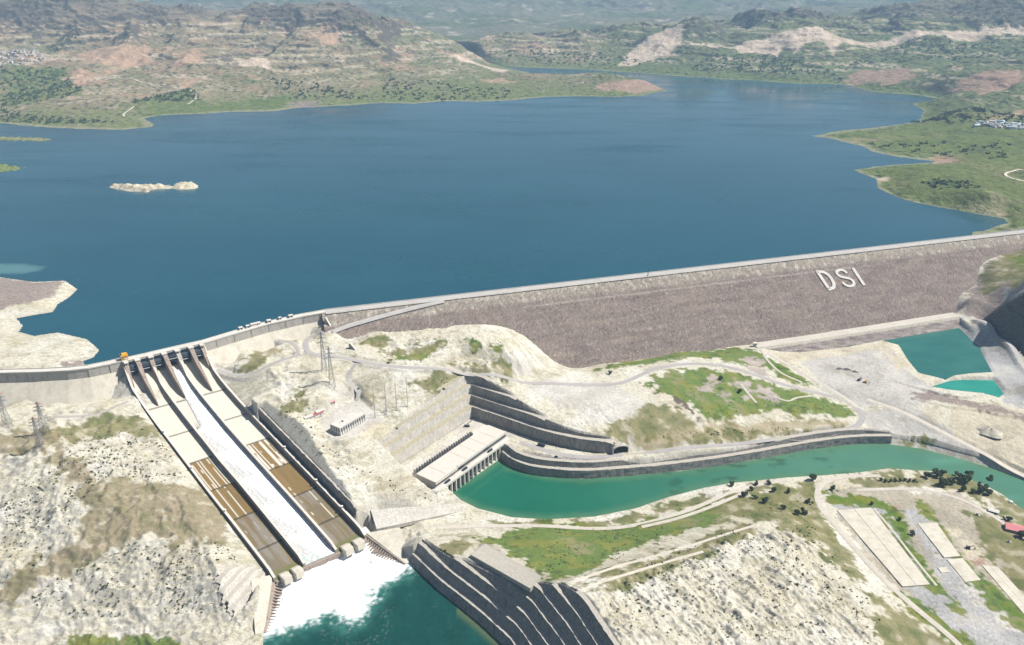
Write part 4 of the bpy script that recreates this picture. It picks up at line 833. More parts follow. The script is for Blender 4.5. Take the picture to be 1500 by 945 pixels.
# ================================================================ embankment dam
def damp(s, off, dz=0.0):
    q = DAM0 + DAMD * s + DAMN * off; return np.array([q[0], q[1], 130 + dz])
def on_face(px, py, lift=0.0):
    """point of the downstream face seen at a survey pixel"""
    u = (px - 750) / F; v = (py - 472.5) / F; d = np.array([u, C - v * S, -(S + v * C)]); nv = np.array([DAMN[0], DAMN[1], SLOPE]); nv /= np.linalg.norm(nv)
    p0 = DAM0 + DAMN * 0 ; o = np.array([0, 0, CAMZ]); t = ((p0 - o) @ nv) / (d @ nv); return o + d * t + nv * lift
dam = thing('embankment_dam', damp(700, 0), 'huge grey-purple rockfill dam with a flat crest road and white letters on its face', 'dam')
ns, nd = 620, 66
Sg = np.linspace(-6, DAML, ns); Dg = np.linspace(0, 172, nd); SS, DD = np.meshgrid(Sg, Dg, indexing='ij')
Xf = DAM0[0] + DAMD[0] * SS + DAMN[0] * DD; Yf = DAM0[1] + DAMD[1] * SS + DAMN[1] * DD
Zf = 129.8 - DD / SLOPE + (fbm(SS, DD, 5, 2, 501) * 1.3 + fbm(SS, DD * 3, 40, 3, 503) * .8) * sst(0, 6, DD)
Zf -= np.clip(SS - 1380, 0, 200) * 0
b1 = fbm(SS * .12, DD, 9, 4, 505) * 1.3; b2 = fbm(SS, DD, 26, 4, 507)
tf = np.tile(np.array((.195, .158, .140)), (Zf.size, 1)).reshape(Zf.shape + (3,)); tf = tf * (1 + .22 * b1 + .15 * b2)[..., None]
up_b = sst(28, 16, DD + 5 * fbm(SS, DD, 12, 3, 509)); tf = tf * (1 - up_b[..., None] * .8) + np.array((.28, .25, .21)) * up_b[..., None] * .8
sp = sst(.1, .4, fbm(SS, DD * .6, 9, 3, 511)) * sst(16, 8, np.abs(DD - 13)); tf = tf * (1 - .6 * sp[..., None]) + np.array((.47, .43, .36)) * .6 * sp[..., None]
spk = sst(.35, .6, perlin(SS / 2.2, DD / 2.2, 513)); tf = tf * (1 + .5 * spk[..., None]); spk2 = sst(.3, .6, perlin(SS / 2.6, DD / 2.4, 515)); tf = tf * (1 - .38 * spk2[..., None])
berm = np.exp(-((DD - 31 - .5 * fbm(SS, DD, 60, 2, 517)) / .9) ** 2) * (SS > 330) * (SS < 1010); tf = tf * (1 - .7 * berm[..., None]) + np.array((.47, .43, .38)) * .7 * berm[..., None]
rust = sst(.05, .45, fbm(SS * .2, DD, 20, 3, 519)); tf = tf * (1 - .25 * rust[..., None]) + np.array((.30, .245, .185)) * .25 * rust[..., None]
fo = mesh_np('rock_face', np.stack([Xf, Yf, Zf], -1).reshape(-1, 3), grid_faces(ns, nd)[:, ::-1], np.clip(tf, .03, .6).reshape(-1, 3), M['fill'], False, WORLD[dam.name]); fo.location = (0, 0, 0); fo.parent = dam
m = MB(); m.strip([[damp(s, 1.6), damp(s, -12)] for s in np.linspace(-2, DAML, 60)]); m.build('crest_road', M['gravelroad'], dam)
m = MB()
for o1, o2 in ((-12, -12.6),): m.hexa([damp(-2, o1, -1), damp(DAML, o1, -1), damp(DAML, o2, -1), damp(-2, o2, -1)], [damp(-2, o1, 1.5), damp(DAML, o1, 1.5), damp(DAML, o2, 1.5), damp(-2, o2, 1.5)])
m.build('parapet_wall', M['conc_light'], dam)
m = MB(); m.strip([[damp(s, 1.5, .35), damp(s, 2.7, .2), damp(s, 4.4, -1.0)] for s in np.linspace(0, DAML, 300)]); m.build('crest_kerb', M['conc'], dam)
m = MB(); m.strip([[damp(s, -12.6, 0), damp(s, -60, -34)] for s in np.linspace(-2, DAML, 40)]); m.build('upstream_face', M['rock'], dam)
# haul ramp climbing the face at the left
rp = smooth_pl(np.array([on_face(x, y, 1.2) for x, y in ((486,486),(505,478),(540,468),(580,457),(620,447),(650,440))]), 2)
nrm = normals(rp); m = MB(); m.strip([[tuple(np.r_[p[:2] + nrm[i] * 3.2, p[2] + .6]), tuple(np.r_[p[:2] - nrm[i] * 2.6, p[2] + .3]), tuple(np.r_[p[:2] - nrm[i] * 5.5, p[2] - 2.6])] for i, p in enumerate(rp)]); m.build('ramp', M['gravelroad'], dam)
# toe berm with its rock slope down to the pond
tl = [P(x, y, 45.6) for x, y in ((1108,508.5),(1200,495),(1300,479),(1404,462.5))]; tl = resample(np.array(tl), 12)
m = MB(); nt_ = normals(tl); rows = []
for i, p in enumerate(tl): rows.append([np.r_[p[:2] + nt_[i] * 14, 46.8], np.r_[p[:2] + nt_[i] * 4, 46], np.r_[p[:2] - nt_[i] * 4, 45.8]])
bt = m.strip(rows).build('toe_berm', M['dirt'], dam)
rows = []
for i, p in enumerate(tl):
    r = []
    for k in np.linspace(0, 1, 9): q = p[:2] - nt_[i] * (4 + k * 19); r.append(np.r_[q, 45.6 - k * 17 + (rng.rand() - .5) * 1.4 * (k > 0)])
    rows.append(r)
X = np.array(rows); cc = np.array((.25, .215, .2)) * (1 + .25 * rng.randn(*X.shape[:2], 1)).clip(.6, 1.6); cc[:, :2] = (.42, .39, .33)
bo = mesh_np('berm_slope', X.reshape(-1, 3), grid_faces(*X.shape[:2]), cc.reshape(-1, 3), M['fill'], False, WORLD[dam.name]); bo.location = (0, 0, 0); bo.parent = dam
# letters laid on the face
def letter(strokes, label, w=3.3):
    m = MB(); nv = np.array([DAMN[0], DAMN[1], SLOPE]); nv /= np.linalg.norm(nv)
    for st in strokes:
        pts = np.array([on_face(x, y, 0) for x, y in st]); pts = resample(smooth_pl(pts, 2), 2.0) if len(st) > 2 else pts
        t = np.gradient(pts, axis=0); t /= np.linalg.norm(t, axis=1)[:, None]; sd = np.cross(t, nv)
        rows = [[p - sd[i] * w + nv * -.3, p - sd[i] * w + nv * 1.5, p + sd[i] * w + nv * 1.5, p + sd[i] * w + nv * -.3] for i, p in enumerate(pts)]
        m.strip(rows, closed=True)
    m.build('letter', M['letter'], dam, label=label)
letter([[(1196.6,398.2),(1214.2,424.2)], [(1195.6,398.8),(1204,398.6),(1211,401.5),(1216.5,407),(1220,413),(1221.8,419.5),(1220,422.5),(1212.5,424.8)]], 'white letter D')
letter([[(1240,400.8),(1236.5,397),(1230,395.6),(1224.5,398.2),(1226,402.5),(1231,406),(1238,407.3),(1245,408.6),(1250,413),(1251,418),(1245.5,420.2),(1239,418.8),(1233.5,414)]], 'white letter S', 2.9)
letter([[(1248.8,393.2),(1265.8,418.6)]], 'white letter I')
# marker pole and booth on the crest
for px in (946,):
    q = damp((P(px, 402, 130) - DAM0)[:2] @ DAMD[:2], 2)
    t = thing('signal_post', q, 'thin dark post with a small cabinet on the crest of the rockfill dam', 'post'); MB().bar(q, q + [0, 0, 11], .5, 6).build('pole', M['steel_dark'], t); MB().box(q[0] - 1, q[0] + 1, q[1] - 1, q[1] + 1, q[2], q[2] + 2.4).build('cabinet', M['steel'], t)
q = P(1106, 505.5, 46); t = thing('gate_house', q, 'small white hut where the dirt road meets the foot of the rockfill dam', 'hut'); MB().box(q[0] - 3, q[0] + 3, q[1] - 2.5, q[1] + 2.5, q[2] - 1, q[2] + 4).build('wall', M['white'], t); MB().box(q[0] - 3.6, q[0] + 3.6, q[1] - 3.1, q[1] + 3.1, q[2] + 4, q[2] + 4.6).build('roof', M['conc_light'], t); MB().box(q[0] - .8, q[0] + .8, q[1] - 2.7, q[1] - 2.45, q[2] - 1, q[2] + 2.4).build('door', M['dark'], t)
# ================================================================ concrete gravity wings
def wing(pl, label, rz_extra=0):
    pl = resample(np.array([np.r_[p[:2], 130.] for p in pl]), 9); n = -normals(pl)   # n points downstream
    mid = pl[len(pl) // 2]; o = thing('concrete_dam', (mid[0], mid[1], 130), label, 'dam')
    rows = lambda prof: [[np.r_[p[:2] + n[i] * d, z] for d, z in prof] for i, p in enumerate(pl)]
    MB().strip(rows([(0, 130), (.3, 116.5)])).build('upper_wall', M['conc'], o)
    for i in range(2, len(pl) - 1, 3):
        j = MB()
        p = pl[i]; tt = np.array([n[i][1], -n[i][0]]) * .35; a = p[:2] + n[i] * .25; b = p[:2] + n[i] * .6; j.hexa([np.r_[a - tt, 116.6], np.r_[b - tt, 116.6], np.r_[b + tt, 116.6], np.r_[a + tt, 116.6]], [np.r_[a - tt, 129.8], np.r_[b - tt, 129.8], np.r_[b + tt, 129.8], np.r_[a + tt, 129.8]]); j.build('joint_rib', M['conc_brown'], o)
    MB().strip(rows([(.3, 116.5), (9, 106), (20, 93), (34, 76)])).build('apron', M['conc_pale'], o)
    MB().strip(rows([(0.5, 130.2), (-11, 130.2), (-11.2, 100)])).build('crest_deck', M['conc_light'], o)
    MB().strip(rows([(.6, 129.4), (.6, 131.3), (0, 131.3), (0, 130.2)])).build('parapet_wall', M['conc_light'], o)
    MB().strip(rows([(-10.5, 130.2), (-10.5, 131.5), (-11.1, 131.5), (-11.1, 129)])).build('upstream_parapet', M['conc_light'], o)
    return o
wing(CREST[:8], 'curved grey concrete wall left of the spillway gates with a pale sloping apron below')
wing(CREST[8:], 'straight grey concrete wall between the spillway gates and the rockfill dam')
def fin(base, zb, H, L, label):
    """triangular plate in the slope, upright at its left end"""
    a = P(*base, zb); d = np.array([.90, -.436]); n = np.array([.436, .90]) * 1.2; t = thing('retaining_fin', a, label, 'retaining wall'); m = MB()
    tri = [np.r_[a[:2] - d * 3, zb - 4], np.r_[a[:2] + d * L, zb - 6], np.r_[a[:2] + d * L, zb - 4.5], np.r_[a[:2], zb + H], np.r_[a[:2] - d * 3, zb + H * .8]]
    m.strip([[q - np.r_[n, 0] * .5 for q in tri], [q + np.r_[n, 0] for q in tri]], closed=True); m.build('slab', M['conc'], t)
    m = MB(); m.strip([[tri[3] - np.r_[n, -.05], tri[3] + np.r_[n * 1.2, .05], tri[3] + np.r_[n * 1.2, .6], tri[3] + np.r_[-n, .6]], [tri[2] - np.r_[n, -.05], tri[2] + np.r_[n * 1.2, .05], tri[2] + np.r_[n * 1.2, .6], tri[2] + np.r_[-n, .6]]], closed=True); m.build('coping', M['conc_light'], t)
fin((478.5, 479), 112, 17, 13, 'triangular concrete fin wall where the concrete dam ends at the rockfill')
fin((514, 513.5), 101, 13, 17, 'dark triangular retaining wall in the white hillside above the road bend')
# ================================================================ spillway
sw = thing('spillway', (*CH_C[0], 130), 'long three-lane concrete spillway chute with six dark gates and white water in the middle lane', 'spillway')
def wall(u_i, label=None, th=2.4, s0=.0, mat='conc_brown'):
    s = np.linspace(s0, 1, 90); w = WALLS[u_i]; x = np.interp(s, SN, w[:, 0]); y = np.interp(s, SN, w[:, 1]); pl = np.c_[x, y]; n = normals(pl); zt = ztop(s) + 0; zb = zfloor(s) - 4
    zt = zt - 3.2 * sst(.975, 1.0, s)
    rows = [[np.r_[pl[i] - n[i] * th / 2, zb[i]], np.r_[pl[i] - n[i] * th / 2, zt[i]], np.r_[pl[i] + n[i] * th / 2, zt[i]], np.r_[pl[i] + n[i] * th / 2, zb[i]]] for i in range(len(s))]
    o = MB().strip(rows, closed=True).build('side_wall' if u_i in (0, 3) else 'divider_wall', M[mat], sw)
    rows = [[np.r_[pl[i] - n[i] * (th / 2 + .25), zt[i] + .02], np.r_[pl[i] - n[i] * (th / 2 + .25), zt[i] + .4], np.r_[pl[i] + n[i] * (th / 2 + .25), zt[i] + .4], np.r_[pl[i] + n[i] * (th / 2 + .25), zt[i] + .02]] for i in range(len(s))]
    MB().strip(rows, closed=True).build('coping', M['conc_light'], o)
for i in range(4): wall(i)
# lane floors with joints and algae stains
JS = [0, .155, .305, .455, .60, .745, .885, 1.0]
def lane(li, u0, u1, col_fn):
    nu, nsn = 30, 520; s = np.linspace(.02, 1.0, nsn); u = np.linspace(u0 + .01, u1 - .01, nu); SS, UU = np.meshgrid(s, u, indexing='ij'); X, Y = chute(UU.ravel(), SS.ravel()); X = X.reshape(SS.shape); Y = Y.reshape(SS.shape)
    k = np.searchsorted(JS, SS, 'right') - 1; Z = zfloor(SS) + .25 * (np.interp(SS, JS, range(8)) % 1 - .5) * (SS > .15) - .25
    t = col_fn(SS, UU - u0, k, X, Y)
    jd = np.min(np.abs(SS[..., None] - np.array(JS[1:-1])), -1) * CH_L; t = t * (1 - .62 * sst(1.9, .9, jd))[..., None]
    o = mesh_np('chute_floor', np.stack([X, Y, Z], -1).reshape(-1, 3), grid_faces(nsn, nu), np.clip(t, .02, .8).reshape(-1, 3), M['slab'], False, WORLD[sw.name]); o.location = (0, 0, 0); o.parent = sw
def colmix(a, b, w): return a * (1 - w[..., None]) + np.array(b) * w[..., None]
def lane_col(seed, b0, b1, streak):
    def fn(S_, U, k, X, Y):
        t = np.tile(np.array((.56, .525, .445)), S_.shape + (1,)); t *= (1 + .07 * fbm(X, Y, 14, 3, seed))[..., None]
        st = fbm(U * 60, S_ * 9, 5, 3, seed + 3); st2 = fbm(U * 60, S_ * 30, 3, 3, seed + 5)
        ton = np.array([(.56, .52, .44)] * 8); g = {3: (.20, .13, .045), 4: (.18, .118, .04), 5: (.155, .122, .07), 6: (.15, .13, .09), 7: (.12, .11, .05)}
        for kk in range(b0, 7):
            w = (k == kk) * 1.0; cc = np.tile(np.array(g[max(kk + (3 - b0 if kk < b0 + 1 else 0), 3)] if kk != 6 else g[6]), S_.shape + (1,)); cc = colmix(cc, (.235, .155, .06), sst(0, .4, st)); cc = colmix(cc, (.14, .095, .04), sst(.0, .4, -st2) * .7)
            a = streak.get(kk, 0); cc = colmix(cc, (.60, .57, .50), sst(.30 - a, .36 - a, perlin(U * 40 + .3 * perlin(S_ * 30, U * 2, 8), S_ * .9 + kk * 7.3, seed + 9)) * (a != 0))
            if kk >= 5: cc = colmix(cc, (.215, .195, .165), sst(-.1, .3, fbm(U * 30, S_ * 60, 8, 3, seed + 11)) * .8)
            t = t * (1 - w[..., None]) + cc * w[..., None]
        t = colmix(t, (.13, .13, .045), sst(.965, .98, S_)); e = np.minimum(U, 1 - U); t = colmix(t, (.34, .27, .15), sst(.05, .0, e) * .6 * (S_ > .3)); return t
    return fn
lane(0, 0, 1, lane_col(601, 3, 7, {3: .03, 4: -.07, 5: -.2})); lane(2, 2, 3, lane_col(631, 3, 7, {3: .16, 4: -.12, 5: -.2}))
lane(1, 1, 2, lambda S_, U, k, X, Y: colmix(np.tile(np.array((.52, .49, .42)), S_.shape + (1,)), (.26, .24, .20), sst(.25, .34, S_) * .8) * (1 + .15 * fbm(X, Y, 6, 3, 651))[..., None])
# running water in the middle lane
nu, nsn = 56, 900; s = np.linspace(.045, 1.0, nsn); u = np.linspace(0.0, 1, nu); SS, UU = np.meshgrid(s, u, indexing='ij')
lo = np.interp(SS, [.04, .15, .155, .30, .32, 1], [.52, .50, .50, .30, .03, .03]); hi = .965; UA = lo + (hi - lo) * UU; X, Y = chute(1 + UA.ravel(), SS.ravel()); X = X.reshape(SS.shape); Y = Y.reshape(SS.shape)
kk = np.searchsorted(JS, SS, 'right') - 1; fr = (SS - np.array(JS)[kk]) / (np.array(JS + [1.2])[kk + 1] - np.array(JS)[kk])
n1 = fbm(UA * 55, SS * 40, 4, 4, 701); n2 = fbm(X, Y, 3, 3, 703); Z = zfloor(SS) + .55 + .7 * n1 * sst(.1, .3, SS) + .5 * n2 + .5 * sst(0, .15, np.minimum(UU, 1 - UU))
gw = sst(.10, -.14, UA - (.16 + .50 * fr) + .22 * n1) * sst(.04, .14, fr) * sst(.30, .34, SS); gw = np.maximum(gw, sst(.06, -.04, UA - lo - .10 + .1 * n1) * (SS > .16) * (SS < .32) * .9)
t = np.tile(np.array((.80, .83, .85)), SS.shape + (1,)); t = colmix(t, (.62, .72, .80), sst(.0, .4, -n1) * sst(.5, .1, SS)); t = colmix(t, (.56, .58, .60), sst(.05, .4, -n1) * sst(.0, .3, n2) * .8); g0 = np.tile(np.array((.40, .395, .37)), SS.shape + (1,)); g0 = colmix(g0, (.62, .62, .61), sst(-.05, .35, n2 + .6 * n1)); t = t * (1 - .85 * gw[..., None]) + g0 * .85 * gw[..., None]
tq = sst(.965, .985, SS) * sst(.1, .4, fbm(X, Y, 7, 3, 705) + .1) * sst(.75, .4, UA); t = colmix(t, (.30, .58, .50), tq * .7)
struct(mesh_np('spillway_water', np.stack([X, Y, Z], -1).reshape(-1, 3), grid_faces(nsn, nu), t.reshape(-1, 3), M['foam'], True))
# piers, gates, bridge
def cpt(u, s, z): x, y = chute(np.array([float(u)]), np.array([float(max(s, 0))])); a = np.array([x[0], y[0]]); a = a + (s if s < 0 else 0) * (CH_C[-1] - CH_C[0]); return np.r_[a, z]
for u in (0, .5, 1, 1.5, 2, 2.5, 3):
    sp_ = [-.012, .012, .03, .05, .07, .09, .12, .15] if u % 1 else [-.012, .012, .03, .05, .065]
    zt = [130, 130, 128.5, 121, 113.5, 106, 94.5, 83] if u % 1 else [130, 130, 124, 114, 105]
    ww = [.085, .085, .08, .075, .065, .055, .035, .008] if u % 1 else [.085, .085, .08, .06, .045]
    if u == 0: of = .06
    elif u == 3: of = -.06
    else: of = 0
    rows = []
    for a, b, w in zip(sp_, zt, ww):
        zb = float(zfloor(np.array(max(a, 0.0)))) - 2; l = np.clip(u + of - w, -.0, 3); r = np.clip(u + of + w, 0, 3.0)
        rows.append([cpt(l, a, zb), cpt(l, a, b), cpt(r, a, b), cpt(r, a, zb)])
    MB().strip(rows, closed=True).build('pier', M['conc_brown'] if u not in (2,) else M['conc'], sw)
    MB().strip([[cpt(np.clip(u + of - .10, 0, 3), a, 130.05), cpt(np.clip(u + of - .10, 0, 3), a, 131.6), cpt(np.clip(u + of + .10, 0, 3), a, 131.6), cpt(np.clip(u + of + .10, 0, 3), a, 130.05)] for a in (.004, .024)], closed=True).build('pier_head', M['conc_light'], sw)
for k in range(6):
    u0 = k * .5 + .08; u1 = k * .5 + .42; m = MB(); rows = []
    lift = 5 if k == 3 else 0
    for a, z in ((.020, 111.5 + lift), (.026, 115 + lift), (.027, 119 + lift), (.024, 123 + lift), (.018, 126.5)): rows.append([cpt(u0, a, z), cpt(u1, a, z)])
    g = m.strip(rows).build('gate', M['steel_dark'], sw)
    for a, z in ((.0275, 113.5), (.029, 117), (.0285, 121)):
        MB().strip([[cpt(u0, a, z + lift), cpt(u0, a + .003, z + .3 + lift), cpt(u0, a, z + .9 + lift)], [cpt(u1, a, z + lift), cpt(u1, a + .003, z + .3 + lift), cpt(u1, a, z + .9 + lift)]]).build('girder', M['steel'] if a == .029 else M['steel_dark'], g)
ex = lambda a, z: [cpt(0, a, z) - (cpt(.1, 0, 0) - cpt(0, 0, 0)) * .3, cpt(1, a, z), cpt(2, a, z), cpt(3, a, z) + (cpt(3, 0, 0) - cpt(2.9, 0, 0)) * .3]
br = MB().strip([list(z) for z in zip(ex(-.024, 128.6), ex(-.024, 130.6), ex(.006, 130.6), ex(.006, 128.6))], closed=True).build('bridge_deck', M['conc_light'], sw)
for a in (-.0235, .0055): MB().strip([list(z) for z in zip(ex(a, 130.62), ex(a, 131.8), ex(a + .0008, 131.8), ex(a + .0008, 130.62))], closed=True).build('parapet', M['conc_light'], br)
m = MB()
for k in range(6): m.strip([[cpt(k * .5 + .08, .001, 126.4), cpt(k * .5 + .42, .001, 126.4)], [cpt(k * .5 + .08, .004, 128.5), cpt(k * .5 + .42, .004, 128.5)]])
m.build('hoist_beam', M['steel'], sw)
# flip blocks at the lip
def block(u0, u1, label=None):
    rows = []
    for f, dz in ((0, 1.0), (.07, 1.7), (.5, 1.8), (.93, 1.7), (1, 1.0)):
        uu = u0 + (u1 - u0) * f; e = .004 * (f in (0, 1))
        rows.append([cpt(uu, .985 + e * .4, 9), cpt(uu, .988 + e * .5, 13.5 + dz * .5), cpt(uu, 1.0, 15 + dz), cpt(uu, 1.022 - e, 14.6 + dz), cpt(uu, 1.026 - e, 9)])
    b = MB().strip(rows, closed=True).build('flip_block', M['conc_pale'], sw)
def cp2(u, s, z):
    q = cpt(u, 1, z); d = CH_C[-1] - CH_C[0]; q[:2] += (s - 1) * d; return q
_c = cpt
cpt = lambda u, s, z: cp2(u, s, z) if s > 1 else _c(u, s, z)
for u0, u1 in ((.16, .46), (.56, .86), (2.16, 2.46), (2.56, 2.86)): block(u0, u1)
MB().strip([[cpt(u, 1.0, 12), cpt(u, 1.006, 11.8), cpt(u, 1.007, 1)] for u in np.linspace(0, 3, 25)]).build('lip_face', M['conc_brown'], sw)
# small instrument boxes on the walls
for u_i, ss in ((0, .30), (0, .50), (0, .72), (3, .30), (3, .55), (3, .74), (3, .88)):
    w = WALLS[u_i]; x = np.interp(ss, SN, w[:, 0]); y = np.interp(ss, SN, w[:, 1]); z = float(ztop(ss)); MB().box(x - 1.6, x + 1.6, y - 1.6, y + 1.6, z + .42, z + 2.6).build('aeration_box', M['white'], sw)
# plunge basin: sloping side walls with ribs, and the white water
def apron_wall(name, a, b, za, zb, out, label, nrib):
    A = P(*a, za); B = P(*b, zb); t = thing(name, A, label, 'basin wall'); d = (B - A)[:2]; L = np.hypot(*d); d /= L; n = np.array([-d[1], d[0]]) * out
    rows = []
    for f in np.linspace(0, 1, 12): p = A[:2] + d * L * f; z = za + (zb - za) * f; rows.append([np.r_[p + n * 4, z - 7], np.r_[p + n * .8, z], np.r_[p - n * 1.2, z], np.r_[p - n * 1.2, z - 7]])
    MB().strip(rows, closed=True).build('sill', M['conc_brown'], t)
    for k in range(nrib):
        f = (k + .5) / nrib; p = A[:2] + d * L * f; z = za + (zb - za) * f; w = d * .75; q = p + n * 10
        MB().hexa([np.r_[p - w, z - 9], np.r_[q - w, z - 10], np.r_[q + w, z - 10], np.r_[p + w, z - 9]], [np.r_[p - w, z - 1.0], np.r_[q - w, z - 5.5], np.r_[q + w, z - 5.5], np.r_[p + w, z - 1.0]]).build('rib', M['conc_brown'], t)
apron_wall('basin_wall', (401.5,848), (388,926), 12, 2.0, 1, 'brown ribbed edge wall down the left side of the foaming basin', 17)
apron_wall('basin_wall', (537,784), (594,826), 12, 2.0, -1, 'brown ribbed edge wall down the right side of the foaming basin', 18)
fx = FOAM; x0, y0 = fx.min(0) - 4; x1, y1 = fx.max(0) + 4; X, Y = np.meshgrid(np.arange(x0, x1, 1.3), np.arange(y0, y1, 1.3)); x = X.ravel(); y = Y.ravel(); sd = sdpoly(x, y, fx)
A2 = cpt(0, 1, 0)[:2]; B2 = cpt(3, 1, 0)[:2]; dd = B2 - A2; dn = np.array([dd[1], -dd[0]]) / np.hypot(*dd); dist = (np.c_[x, y] - A2) @ dn
zz = np.maximum(7.5 - dist * .42, .35) + fbm(x, y, 8, 4, 801) * 2.2 * sst(0, 10, sd) + 3.0 * np.exp(-((dist - 22) / 14) ** 2) * sst(-.1, .4, fbm(x, y, 20, 3, 803)); zz = np.where(sd < 2.5, zz * sst(-4, 2.5, sd) - .8 * sst(1, -3, sd), zz)
f = grid_faces(*X.shape); k = (sd[f] > -3.5).all(1); t = np.tile(np.array((.82, .835, .845)), (len(x), 1)); t *= (1 - .30 * sst(.1, .4, fbm(x, y, 5, 3, 805)))[:, None]
v, f, t = compact(np.c_[x, y, zz], f[k], t); struct(mesh_np('foam', v, f, t, M['foam'], True))
# pale concrete aprons beside the basin
def slope_sheet(name, px, mat, label, cat, lift=.5, nz=10):
    c = np.array([P(*p) for p in px]); t = thing(name, c.mean(0), label, cat); rows = []
    a, b, c2, d = c
    for f in np.linspace(0, 1, nz): rows.append([(a + (b - a) * g) * (1 - f) + (d + (c2 - d) * g) * f + np.array([0, 0, lift]) for g in np.linspace(0, 1, nz)])
    e = [np.array(r) for r in rows]; m = MB().strip(rows); 
    bt = [[p - np.array([0, 0, 5.]) for p in r] for r in rows]; m.strip(bt); m.strip([rows[0], bt[0]]); m.strip([rows[-1], bt[-1]]); m.strip([[r[0] for r in rows], [r[0] for r in bt]]); m.strip([[r[-1] for r in rows], [r[-1] for r in bt]]); m.build('slab', mat, t); return t
slope_sheet('apron', [(536.5,781,13),(586,773,13.5),(603,823,1.6),(594.5,826,1.6)], M['conc_pale'], 'pale concrete wedge between the chute end and the dark stepped cut', 'apron')
slope_sheet('apron', [(368,850,20),(399,842,17),(387,927,1.0),(374,930,1.5)], M['conc_pale'], 'pale sloping concrete apron left of the foaming basin', 'apron')
slope_sheet('rubble_platform', [(711,797,29),(793,845,55),(777,863,56),(689,813,37)], M['ledge'], 'flat grey rubble slab on top of the dark stepped cut', 'platform', lift=.8)
slope_sheet('retaining_wall', [(543,748,25),(676,738,9),(684,748,3),(552,776,14)], M['rock_light'], 'long sloping stone retaining wall under the white spur by the power station', 'retaining wall', lift=1.2)
# ================================================================ power station
E1 = np.array([91, 124.]) / math.hypot(91, 124); E2 = np.array([E1[1], -E1[0]]); PB = P(637.5, 706.6, 30)
ps = thing('power_station', (*PB[:2], 20), 'long flat-roofed power station with pale roof panels and tall piers standing in green water', 'power station')
fr = lambda a, b, z: (PB[0] + E1[0] * a + E2[0] * b, PB[1] + E1[1] * a + E2[1] * b, z)     # a along the river front, b towards the water
LN = 154.0
MB().box(0, LN, -32, -.8, 12, 28.9, fr).build('wall', M['conc'], ps)
for k in range(7):
    a0 = k * LN / 7 + .25; a1 = (k + 1) * LN / 7 - .25; a0 = a0 - (.8 if k == 0 else 0); a1 += .8 if k == 6 else 0
    MB().box(a0, a1, -32.6, -.2 if k < 2 else -.2, 28.9, 30 + (.5 if k < 2 else 0), fr).build('roof_panel', M['roof_pink'], ps)
MB().box(-.5, LN * 2 / 7 - .5, -.1, 1.6, 26.5, 30.8, fr).build('fascia', M['conc_light'], ps); MB().box(LN * 2 / 7 + 1, LN + .5, -1.5, .6, 27.5, 31.0, fr).build('fascia', M['conc_light'], ps)
MB().box(0, LN, -.75, -.6, 22, 27, fr).build('window_band', M['glass'], ps)
MB().box(-3, LN + 5, -.55, 7.5, 18.2, 20.2, fr).build('deck', M['conc_light'], ps); MB().box(-3, LN + 5, 7.1, 7.5, 20.25, 21.4, fr).build('deck_parapet', M['conc_light'], ps)
MB().box(-2, LN + 4, -.5, 2.4, -4, 18.1, fr).build('back_wall', M['dark'], ps)  # near-black colour stands for the shade between the piers
for k in range(19):
    a = -1 + k * (LN + 4) / 18; MB().box(a - .85, a + .85, 4.0, 7.0, -4, 18.15, fr).build('pier', M['conc_light'], ps)
for a in (16, 52, 108): MB().box(a, a + 9, 2, 4.5, 20.3, 22.6, fr).build('hoist', M['steel_dark'], ps)
MB().box(-6, -3.1, -30, 7.5, -4, 20.2, fr).build('end_wall', M['conc'], ps); MB().box(LN + 5.1, LN + 14, -6, 7.4, -4, 20.6, fr).build('end_tower', M['conc'], ps)
# transformers on the gallery behind the station
MB().box(0, LN, -40.5, -33, 12, 28.2, fr).build('gallery', M['conc_light'], ps)
tr = None
for k in range(24):
    a = 3 + k * 5.1; loc = fr(a, -36.5, 28.3)
    if tr is None:
        tr = thing('transformer', loc, 'small dark transformer in the long row behind the power station', 'transformer', 'transformers behind the power station'); L0 = lambda x, y, z: fr(a + x, -36.5 + y, 28.3 + z)
        MB().box(-1.1, 1.1, -1.6, 1.6, 0, 3.4, L0).build('tank', M['steel_dark'], tr)
        m = MB(); [m.box(-1.9 + .0, -1.15, -1.4 + j * .8, -1.0 + j * .8, .4, 3.0, L0) for j in range(4)]; m.build('radiator', M['steel'], tr)
        m = MB(); [m.bar(L0(.2, -1 + j, 3.4), L0(.2, -1 + j, 5.4), .2, 5) for j in range(3)]; m.build('bushing', M['steel_dark'], tr)
        MB().box(-2.3, -1.95, -2.3, 2.3, 0, 6.2, L0).build('fire_wall', M['conc'], tr)
    else: dup(tr, loc)
# mobile crane and site huts on the platform
def mini_crane(p, label):
    t = thing('mobile_crane', p, label, 'crane'); p = np.array(p); MB().box(p[0] - 4, p[0] + 4, p[1] - 1.5, p[1] + 1.5, p[2] + .8, p[2] + 2.6).build('carrier', M['steel_dark'], t); MB().box(p[0] - 1, p[0] + 2, p[1] - 1.2, p[1] + 1.2, p[2] + 2.65, p[2] + 4.6).build('cab', M['steel'], t); MB().bar(p + [0, 0, 4], p + [9, 6, 9], .5, 4).build('boom', M['steel_dark'], t)
    m = MB(); [m.bar(p + [x, y - .3, .8], p + [x, y + .3, .8], .8, 8) for x in (-2.8, 0, 2.8) for y in (-1.4, 1.4)]; m.build('wheel', M['dark'], t)
mini_crane(P(684, 625, 20), 'dark mobile crane parked on the platform behind the power station')
